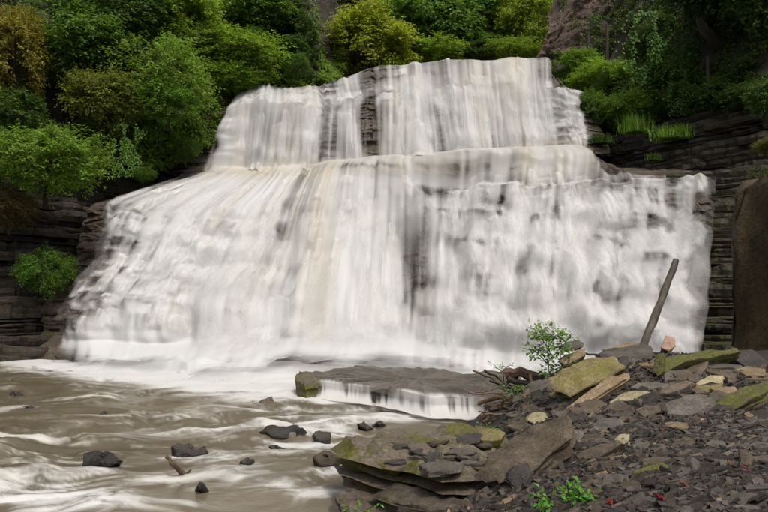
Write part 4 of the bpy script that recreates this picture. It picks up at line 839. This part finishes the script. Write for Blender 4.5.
# ------------------------------------------------------------------ plants
def leaves_mesh(name, P, D, Nn, Ls, tint, width=.32):
    D = D / np.linalg.norm(D, axis=1)[:, None]; W = np.cross(D, Nn); W /= np.linalg.norm(W, axis=1)[:, None] + 1e-9; Nn = np.cross(W, D)
    l = Ls[:, None]
    V = np.stack([P, P + D * l * .45 + W * l * width + Nn * l * .08, P + D * l - Nn * l * .12, P + D * l * .45 - W * l * width + Nn * l * .08], 1).reshape(-1, 3)
    b = (np.arange(len(P)) * 4)[:, None, None]; F = (b + np.array([[0, 1, 2], [0, 2, 3]])[None]).reshape(-1, 3)
    me = mesh(name, V, F, False, tint=np.repeat(tint, 4)); me.materials.append(M['leaf']); return me
def crown_mesh(seed, ns, per, leaf, spray=.35, gap=.36, lump=.5, flat_=.8, width=.32, droop=.15):
    """sprays of leaves through a lumpy unit ball, with gaps"""
    r = np.random.RandomState(seed); d = r.randn(ns * 2, 3); d /= np.linalg.norm(d, axis=1)[:, None]
    lumpy = 1 - lump + lump * 1.25 * n3(d * 1.9 + 5, seed + 1); rad = lumpy * (.35 + .65 * r.rand(len(d)) ** .45)
    C = d * rad[:, None]; C[:, 2] *= flat_; k = n3(C * 3.2 + 9, seed + 2) > gap; C, d = C[k][:ns], d[k][:ns]; m = len(C)
    tw = d * .75 + np.array([0, 0, .12]) + r.randn(m, 3) * .38; tw /= np.linalg.norm(tw, axis=1)[:, None]
    side = np.cross(tw, [0, 0, 1.]) + r.randn(m, 3) * .15; side /= np.linalg.norm(side, axis=1)[:, None]
    t = (np.arange(per) + .5) / per; sg = np.where(np.arange(per) % 2, 1, -1)
    sl = spray * r.uniform(.6, 1.3, m)
    P = C[:, None] + tw[:, None] * (t[None] * sl[:, None])[..., None] + r.randn(m, per, 3) * .02 - np.array([0, 0, droop]) * (t[None] ** 2 * sl[:, None])[..., None]
    D = tw[:, None] * .55 + side[:, None] * (sg * .8)[None, :, None] + r.randn(m, per, 3) * .3 - np.array([0, 0, .25])
    Nn = np.array([0, 0, .9]) + d[:, None] * .35 + r.randn(m, per, 3) * .3
    tint = np.clip((r.rand(m) * .55 + .1)[:, None] + r.randn(m, per) * .14, 0, 1)
    Ls = leaf * r.uniform(.65, 1.25, (m, per))
    return leaves_mesh('leaves', P.reshape(-1, 3), D.reshape(-1, 3), Nn.reshape(-1, 3), Ls.ravel(), tint.ravel(), width), C
def stem_mesh(C, seed, base=(0, 0, -1.3), nb=26, r0=.05, split=.45):
    r = random.Random(seed); b = Vector(base); fork = b.lerp(Vector((0, 0, 0)), split); geo = [tube([b, b.lerp(fork, .5) + Vector((r.uniform(-.05, .05), r.uniform(-.05, .05), 0)), fork], [r0, r0 * .85, r0 * .7], 7)]
    for i in r.sample(range(len(C)), min(nb, len(C))):
        e = Vector(C[i]); m = fork.lerp(e, .5) + Vector((r.uniform(-.1, .1), r.uniform(-.1, .1), r.uniform(0, .12)))
        geo.append(tube([fork, m, e], [r0 * .5, r0 * .3, r0 * .1], 4, cap=False))
    V, F = join(geo); me = mesh('stem', V, F, True); me.materials.append(M['bark']); return me
KINDS = {}
def kind(name, **kw):
    me, C = crown_mesh(**kw); KINDS[name] = (me, stem_mesh(C, kw['seed']))
kind('broad', seed=1, ns=560, per=9, leaf=.125, spray=.34, gap=.40)
kind('broad2', seed=2, ns=620, per=9, leaf=.11, spray=.36, gap=.42, lump=.6)
kind('fine', seed=3, ns=1200, per=13, leaf=.075, spray=.34, gap=.40, width=.26, lump=.55)
kind('fine2', seed=4, ns=1250, per=13, leaf=.07, spray=.38, gap=.42, width=.22, lump=.6, droop=.4)
kind('tree', seed=5, ns=1900, per=11, leaf=.066, spray=.22, gap=.44, lump=.6, flat_=1.)
kind('tree2', seed=6, ns=2100, per=11, leaf=.06, spray=.24, gap=.46, lump=.65, flat_=1.)
kind('tree3', seed=8, ns=1800, per=11, leaf=.07, spray=.2, gap=.42, lump=.55, flat_=1.)
def ivy_mesh(seed):
    r = np.random.RandomState(seed); m = 2200; x = r.randn(m) * .42; z = r.uniform(-1, 1, m); k = n2(x * 4, z * 1.6, seed) > .34 + .2 * np.abs(x); x, z = x[k], z[k]; m = len(x)
    P = np.stack([x * (1.1 - .3 * z), -.12 + .2 * n2(x * 3, z * 3, seed + 1) + r.randn(m) * .04, z], -1)
    return leaves_mesh('leaves', P, np.stack([r.randn(m) * .5, -.5 + r.randn(m) * .3, -.7 + r.randn(m) * .3], -1), np.array([0, -.8, .5]) + r.randn(m, 3) * .35, .085 * r.uniform(.6, 1.3, m), np.clip(.45 + r.randn(m) * .22, 0, 1), .36)
def blade_mesh(seed, n=420, w=.022, spread=.75):
    r = np.random.RandomState(seed); V, F, T = [], [], []
    for i in range(n):
        a = r.rand() * 6.283; lean = spread * r.rand() ** .7; h = r.uniform(.55, 1.1); bx, by = r.randn(2) * .32; dx, dy = math.cos(a), math.sin(a); sx_, sy_ = -dy, dx; b0 = len(V)
        for t in (0, .4, .75, 1):
            q = lean * t * t; ww = w * (1 - t * .95) * r.uniform(.8, 1.3); cx, cy, cz = bx + dx * q * h, by + dy * q * h, h * (t - .35 * lean * t ** 3)
            V += [(cx - sx_ * ww, cy - sy_ * ww, cz), (cx + sx_ * ww, cy + sy_ * ww, cz)]; tn = r.rand() if t == 0 else tn; T += [tn, tn]
        F += [(b0 + 2 * j, b0 + 2 * j + 1, b0 + 2 * j + 3, b0 + 2 * j + 2) for j in range(3)]
    me = mesh('blades', V, F, False, tint=T); me.materials.append(M['leaf']); return me
KINDS['ivy'] = (ivy_mesh(21), None); KINDS['grass'] = (blade_mesh(22), None); KINDS['grass2'] = (blade_mesh(23, 520, .035, .9), None)
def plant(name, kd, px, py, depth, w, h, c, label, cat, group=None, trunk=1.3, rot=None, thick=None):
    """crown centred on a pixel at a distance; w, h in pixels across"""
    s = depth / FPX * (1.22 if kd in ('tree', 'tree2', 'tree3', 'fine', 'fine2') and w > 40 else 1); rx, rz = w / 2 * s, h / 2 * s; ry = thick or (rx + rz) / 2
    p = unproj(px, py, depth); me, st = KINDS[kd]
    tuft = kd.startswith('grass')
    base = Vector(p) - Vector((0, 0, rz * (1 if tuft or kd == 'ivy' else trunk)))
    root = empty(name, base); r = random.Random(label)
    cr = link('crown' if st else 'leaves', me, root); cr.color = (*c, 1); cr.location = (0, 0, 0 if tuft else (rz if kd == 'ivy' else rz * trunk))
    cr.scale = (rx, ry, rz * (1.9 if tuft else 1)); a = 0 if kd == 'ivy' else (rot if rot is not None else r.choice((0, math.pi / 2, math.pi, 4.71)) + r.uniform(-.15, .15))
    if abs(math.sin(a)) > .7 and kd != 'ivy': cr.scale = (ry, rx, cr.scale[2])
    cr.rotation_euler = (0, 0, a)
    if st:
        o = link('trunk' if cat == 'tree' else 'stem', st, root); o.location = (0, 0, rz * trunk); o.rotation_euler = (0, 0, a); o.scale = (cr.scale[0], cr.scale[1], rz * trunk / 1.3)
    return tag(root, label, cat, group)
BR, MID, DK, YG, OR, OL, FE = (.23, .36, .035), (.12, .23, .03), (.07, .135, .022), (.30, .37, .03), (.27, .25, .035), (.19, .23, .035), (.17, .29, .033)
GL, GC, GRR = 'bushes and trees on the left bank', 'trees behind the top of the falls', 'plants on the right slope'
PL = [
 ('shrub', 'fine', 48, 160, 20.2, 92, 66, FE, 'bushy green shrub jutting from the left cliff ledge', 'shrub', GL),
 ('tree', 'tree2', 16, 52, 23, 58, 84, OR, 'golden brown leaved tree at the far left', 'tree', GL),
 ('tree', 'tree', 75, 40, 25, 100, 80, MID, 'green tree behind the golden brown tree', 'tree', GL),
 ('tree', 'tree3', 120, 15, 27, 110, 75, DK, 'dark green tree high on the left bank', 'tree', GL),
 ('shrub', 'fine2', 158, 82, 26, 92, 95, FE, 'large round green shrub on the middle of the left bank', 'shrub', GL),
 ('shrub', 'fine', 105, 100, 24.5, 66, 60, OL, 'olive brown shrub above the cliff edge', 'shrub', GL),
 ('tree', 'tree2', 178, 22, 29, 95, 70, BR, 'bright green tree above the large round shrub', 'tree', GL),
 ('shrub', 'fine2', 232, 52, 29.5, 90, 48, (.22, .36, .03), 'light green feathery shrub spreading toward the falls', 'shrub', GL),
 ('shrub', 'fine', 222, 78, 29, 60, 30, (.19, .33, .03), 'low feathery shrub just above the top left of the falls', 'shrub', GL),
 ('tree', 'tree', 245, 12, 31.5, 85, 60, MID, 'green tree over the feathery shrub', 'tree', GL),
 ('tree', 'tree3', 288, 35, 32.5, 56, 75, (.06, .11, .022), 'mid green tree beside the dark rock recess', 'tree', GL),
 ('vine', 'ivy', 282, 76, 32, 46, 40, (.035, .05, .014), 'dull trailing vine over the rock right of the feathery shrub', 'vine', GL),
 ('vine', 'ivy', 128, 150, 24.0, 40, 56, MID, 'green vine hanging down the cliff by the falls', 'vine', GL),
 ('vine', 'ivy', 150, 118, 25.0, 44, 46, DK, 'dark vine hanging under the large round shrub', 'vine', GL),
 ('fern', 'fine2', 186, 148, 25.5, 28, 30, (.06, .11, .018), 'small fern on the dark rock left of the upper falls', 'fern', GL),
 ('fern', 'fine2', 145, 174, 24, 22, 18, (.08, .17, .02), 'little bright fern at the cliff edge above the lower falls', 'fern', GL),
 ('grass_tuft', 'fine2', 44, 268, 20.3, 46, 44, (.09, .19, .02), 'bright green grass tuft growing on the left cliff face', 'grass', GL),
 ('grass_tuft', 'fine2', 10, 205, 19.8, 44, 40, (.11, .09, .025), 'dry reddish grass tuft below the bushy cliff shrub', 'grass', GL),
 ('shrub', 'broad', 206, 84, 28.6, 16, 10, (.34, .34, .03), 'tiny yellow plant near the top left corner of the falls', 'shrub', GL),
 ('shrub', 'broad2', 16, 110, 21.5, 60, 50, DK, 'dark shrub under the golden brown tree', 'shrub', GL),
 ('shrub', 'fine', 118, 62, 26, 60, 46, (.045, .10, .02), 'medium green shrub between dark tree and round shrub', 'shrub', GL),
 ('tree', 'tree2', 372, 44, 38, 86, 72, YG, 'yellow green tree overhanging the top lip', 'tree', GC),
 ('tree', 'tree', 330, 15, 42, 75, 60, (.04, .07, .016), 'dark olive tree above the rock recess', 'tree', GC),
 ('tree', 'tree3', 430, 24, 44, 95, 80, MID, 'deep green tree right of the yellow green tree', 'tree', GC),
 ('tree', 'tree', 478, 18, 45, 80, 80, (.10, .24, .03), 'rich green tree in the middle of the back slope', 'tree', GC),
 ('tree', 'tree2', 522, 28, 43, 62, 84, (.24, .32, .03), 'sunny yellow green tree beside the bare rock face', 'tree', GC),
 ('shrub', 'fine', 435, 53, 40, 66, 24, BR, 'low bright shrub on the lip under the deep green tree', 'shrub', GC),
 ('shrub', 'broad2', 478, 52, 40.5, 50, 24, (.06, .10, .02), 'low dull shrub on the lip below the rich green tree', 'shrub', GC),
 ('shrub', 'fine2', 512, 52, 40, 50, 26, (.2, .3, .03), 'low fresh green shrub on the lip near the bare rock face', 'shrub', GC),
 ('shrub', 'broad', 402, 52, 39.5, 32, 34, (.14, .16, .03), 'patchy olive shrub right under the yellow green tree', 'shrub', GC),
 ('shrub', 'broad', 428, 35, 42, 22, 16, (.20, .11, .05), 'small rusty brown shrub amid the green trees', 'shrub', GC),
 ('shrub', 'fine', 578, 62, 31, 40, 32, (.17, .30, .03), 'grassy shrub at the foot of the bare rock face', 'shrub', GRR),
 ('shrub', 'fine2', 606, 78, 30, 66, 36, (.22, .36, .035), 'bright grassy shrub below the fence posts', 'shrub', GRR),
 ('shrub', 'fine', 590, 108, 28.5, 34, 44, (.13, .24, .03), 'green shrub beside the side steps of the upper falls', 'shrub', GRR),
 ('shrub', 'fine2', 632, 108, 27.6, 50, 42, (.15, .27, .03), 'mid green shrub hanging over the right ledges', 'shrub', GRR),
 ('vine', 'ivy', 662, 55, 27.6, 84, 96, (.10, .22, .03), 'curtain of green vines right of the bare rock face', 'vine', GRR),
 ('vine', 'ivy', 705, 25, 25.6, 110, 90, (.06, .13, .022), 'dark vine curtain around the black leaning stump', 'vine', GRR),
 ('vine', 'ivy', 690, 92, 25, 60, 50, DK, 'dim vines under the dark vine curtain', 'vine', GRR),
 ('grass_tuft', 'grass', 672, 131, 24, 62, 16, (.14, .25, .025), 'strip of grass on the ledge above the falls right end', 'grass', GRR),
 ('grass_tuft', 'grass', 634, 122, 25.6, 38, 22, (.17, .30, .03), 'bright grass clump on the right ledges', 'grass', GRR),
 ('grass_tuft', 'grass2', 600, 138, 26.2, 30, 12, (.06, .11, .018), 'low grass at the end of the side steps', 'grass', GRR),
 ('grass_tuft', 'grass2', 654, 156, 23.4, 18, 9, (.06, .10, .018), 'small weed clump on the dark wet ledges', 'grass', GRR),
 ('shrub', 'broad', 764, 98, 17, 38, 44, (.07, .14, .025), 'leafy shrub at the right edge over the dark slope', 'shrub', GRR),
 ('shrub', 'broad2', 762, 190, 13.4, 26, 60, (.07, .085, .018), 'olive leafy plant hanging behind the brown outcrop', 'shrub', GRR),
 ('shrub', 'fine', 770, 146, 14, 30, 22, (.16, .16, .03), 'yellowish mossy plant above the brown outcrop', 'shrub', GRR),
 ('tree', 'tree', 745, -30, 24, 130, 120, DK, 'dark tree overhanging the right slope', 'tree', GRR),
]
for row in PL: plant(*row[:10], group=row[10], trunk=1.6 if row[0] == 'tree' else 1.25)

rf = random.Random(12)
FILL = [((0, 300), (5, 110), 25, 17, '%s shrub filling the left bank between the larger bushes', 'filler shrubs of the left bank'),
        ((345, 540), (5, 55), 41, 14, '%s shrub filling the wood behind the top lip', 'filler shrubs behind the top lip'),
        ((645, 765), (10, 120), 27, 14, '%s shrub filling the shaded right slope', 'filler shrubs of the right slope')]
for (xa, xb), (ya, yb), d0, cnt, lb, gp in FILL:
    for i in range(cnt):
        x = rf.uniform(xa, xb); lo = yb if d0 > 25.5 else min(yb, 150 - .28 * x); y = rf.uniform(ya, lo); t = y / 120.; w = rf.uniform(26, 56) * (.8 if d0 > 40 else 1)
        d = (32 - 9 * t + max(0, x - 200) * .03 if d0 == 25 else d0 + 3 - 4 * t if d0 > 40 else 32.5 - 5 * t - max(0, x - 640) * .055); g = rf.uniform(.7, 1.3); k = rf.choice(('fine', 'fine2', 'broad2', 'broad', 'tree2'))
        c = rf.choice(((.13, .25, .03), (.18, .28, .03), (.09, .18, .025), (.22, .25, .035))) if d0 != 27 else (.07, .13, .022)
        nm_ = {.13: 'fresh green', .18: 'light green', .09: 'deep green', .22: 'olive green', .07: 'dark green'}[c[0]] + (' broad leaved' if k.startswith('broad') else ' fine leaved')
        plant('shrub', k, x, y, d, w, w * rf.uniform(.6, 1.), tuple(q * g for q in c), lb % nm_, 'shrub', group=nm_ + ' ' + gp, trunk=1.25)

# undergrowth on the slopes: one mass for each slope
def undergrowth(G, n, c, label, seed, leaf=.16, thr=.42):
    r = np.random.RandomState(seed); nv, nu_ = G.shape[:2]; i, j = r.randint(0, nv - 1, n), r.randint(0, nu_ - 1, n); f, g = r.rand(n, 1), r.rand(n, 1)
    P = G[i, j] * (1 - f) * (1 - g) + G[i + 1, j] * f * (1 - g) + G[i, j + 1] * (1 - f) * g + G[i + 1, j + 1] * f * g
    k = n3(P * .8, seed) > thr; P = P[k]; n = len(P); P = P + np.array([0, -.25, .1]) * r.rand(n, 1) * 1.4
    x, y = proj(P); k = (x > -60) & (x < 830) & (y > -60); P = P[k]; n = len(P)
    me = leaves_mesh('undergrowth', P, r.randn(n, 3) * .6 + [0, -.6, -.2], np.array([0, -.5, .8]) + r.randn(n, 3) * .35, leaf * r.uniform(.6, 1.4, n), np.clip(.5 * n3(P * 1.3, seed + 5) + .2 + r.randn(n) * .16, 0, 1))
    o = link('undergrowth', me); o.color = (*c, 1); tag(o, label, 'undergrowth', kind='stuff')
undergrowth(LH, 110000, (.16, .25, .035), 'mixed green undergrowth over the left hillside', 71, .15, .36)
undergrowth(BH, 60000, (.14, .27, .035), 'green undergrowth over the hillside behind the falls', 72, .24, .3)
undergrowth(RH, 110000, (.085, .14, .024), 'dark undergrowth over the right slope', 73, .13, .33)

# saplings and weeds on the bank
def weed(name, pts, leaf, c, label, seed, per=9, spread=1., up=.0):
    """stems from pixel paths with leaves along them"""
    r = np.random.RandomState(seed); root = empty(name, pts[0][0]); o0 = np.array(pts[0][0]); geo, P, D = [], [], []
    for path in pts:
        a = [Vector(q) for q in path]; geo.append(tube([q - Vector(o0) for q in a], [.008 * (1 - .25 * i) for i in range(len(a))], 5))
        for i in range(len(a) - 1):
            for k in range(per):
                t = (k + r.rand()) / per; q = np.array(a[i].lerp(a[i + 1], t)) - o0
                if i == 0 and t < .35: continue
                d = r.randn(3) * [1, .8, .35] * spread + [0, -.2, up]; d /= np.linalg.norm(d)
                for j in range(3):
                    P.append(q + d * leaf * (.4 + .8 * j)); D.append(d + r.randn(3) * .45)
    V, F = join(geo); st = mesh('stem', V, F, True); st.materials.append(M['bark']); link('stem', st, root); n = len(P)
    me = leaves_mesh('leaves', np.array(P), np.array(D), np.array([0, -.35, .85]) + r.randn(n, 3) * .3, leaf * r.uniform(.6, 1.25, n), np.clip(.5 + r.randn(n) * .22, 0, 1), .3)
    lo = link('leaves', me, root); lo.color = (*c, 1); tag(root, label, 'plant')
weed('sapling', [[U(550, 386, 9.9), U(548, 360, 9.9), U(546, 340, 9.9), U(543, 322, 9.95)], [U(548, 362, 9.9), U(560, 348, 9.85), U(570, 338, 9.8)], [U(548, 364, 9.9), U(536, 352, 9.9), U(529, 344, 9.9)], [U(547, 350, 9.9), U(555, 336, 9.9), U(562, 330, 9.9)], [U(546, 345, 9.9), U(538, 334, 9.9), U(533, 328, 9.9)], [U(549, 372, 9.9), U(562, 366, 9.8), U(572, 356, 9.8)]], .075, (.16, .27, .06), 'slender green sapling rising from the driftwood in front of the falls', 81, per=22)
weed('seedling', [[U(504, 384, 10.4), U(503, 372, 10.4), U(502, 362, 10.4)], [U(503, 372, 10.4), U(497, 368, 10.4), U(493, 364, 10.4)], [U(503, 370, 10.4), U(508, 366, 10.4), U(512, 365, 10.4)]], .05, (.17, .26, .08), 'tiny pale seedling at the water end of the driftwood', 82, per=3)
weed('leafy_plant', [[U(573, 520, 5.1), U(570, 500, 5.1), U(566, 480, 5.15)], [U(575, 520, 5.1), U(585, 502, 5.0), U(592, 492, 5.0)], [U(571, 520, 5.1), U(556, 505, 5.1), U(545, 496, 5.1)], [U(573, 522, 5.05), U(578, 505, 5.0), U(580, 488, 5.05)], [U(570, 522, 5.0), U(550, 516, 5.0), U(540, 506, 5.0)], [U(575, 524, 5.0), U(592, 515, 4.95), U(600, 506, 4.95)]], .055, (.10, .26, .03), 'bright leafy green plant growing out of the shale chips', 83, per=13)
weed('creeping_weed', [[U(498, 436, 8.9), U(492, 428, 8.9), U(484, 424, 8.9)], [U(498, 436, 8.9), U(500, 427, 8.9), U(505, 422, 8.9)], [U(497, 436, 8.9), U(488, 432, 8.9), U(478, 428, 8.9)]], .055, (.12, .24, .03), 'small bright weed behind the yellow mossy stone', 84, per=5)
weed('creeping_weed', [[U(520, 398, 9.8), U(512, 392, 9.8), U(503, 394, 9.8)], [U(520, 398, 9.8), U(523, 388, 9.8), U(530, 386, 9.8)], [U(519, 398, 9.8), U(512, 386, 9.85), U(508, 384, 9.9)]], .07, (.07, .15, .02), 'dark green weed sprouting inside the driftwood tangle', 85, per=5)
weed('creeping_weed', [[U(362, 520, 6.0), U(366, 510, 6.0), U(374, 506, 6.0)], [U(362, 520, 6.0), U(358, 510, 6.0), U(350, 508, 6.0)]], .05, (.12, .26, .03), 'small green weed at the waterline below the lower ledge', 86, per=4)

# fence posts of the trail, the black stump
for i, (x, y0, y1, d) in enumerate(((588, 32, 62, 31), (607, 24, 66, 31), (626, 38, 62, 30.6), (708, 56, 92, 24.4), (726, 64, 92, 24))):
    a, b = Vector(U(x, y1, d)), Vector(U(x, y0, d)); V, F = tube([a, a.lerp(b, .5), b], [.09, .085, .075], 8, .12, 50 + i)
    tag(place_mesh('fence_post', V, F, M['dark_wood']), ('short dark trail post at the foot of the bare rock face', 'tallest dark trail post in front of the bare rock face', 'dark trail post beside the green vine curtain', 'thin dark post in the shade below the black stump', 'thin dark post standing in the deepest shade')[i], 'post', 'trail posts')
V, F = tube([Vector(U(728, 46, 24.6)), Vector(U(714, 40, 24.4)), Vector(U(704, 30, 24.3)), Vector(U(698, 18, 24.2))], [.3, .24, .2, .13], 10, .2, 9)
tag(place_mesh('tree_stump', V, F, M['dark_wood']), 'black broken tree stump bent upward on the right slope', 'stump')
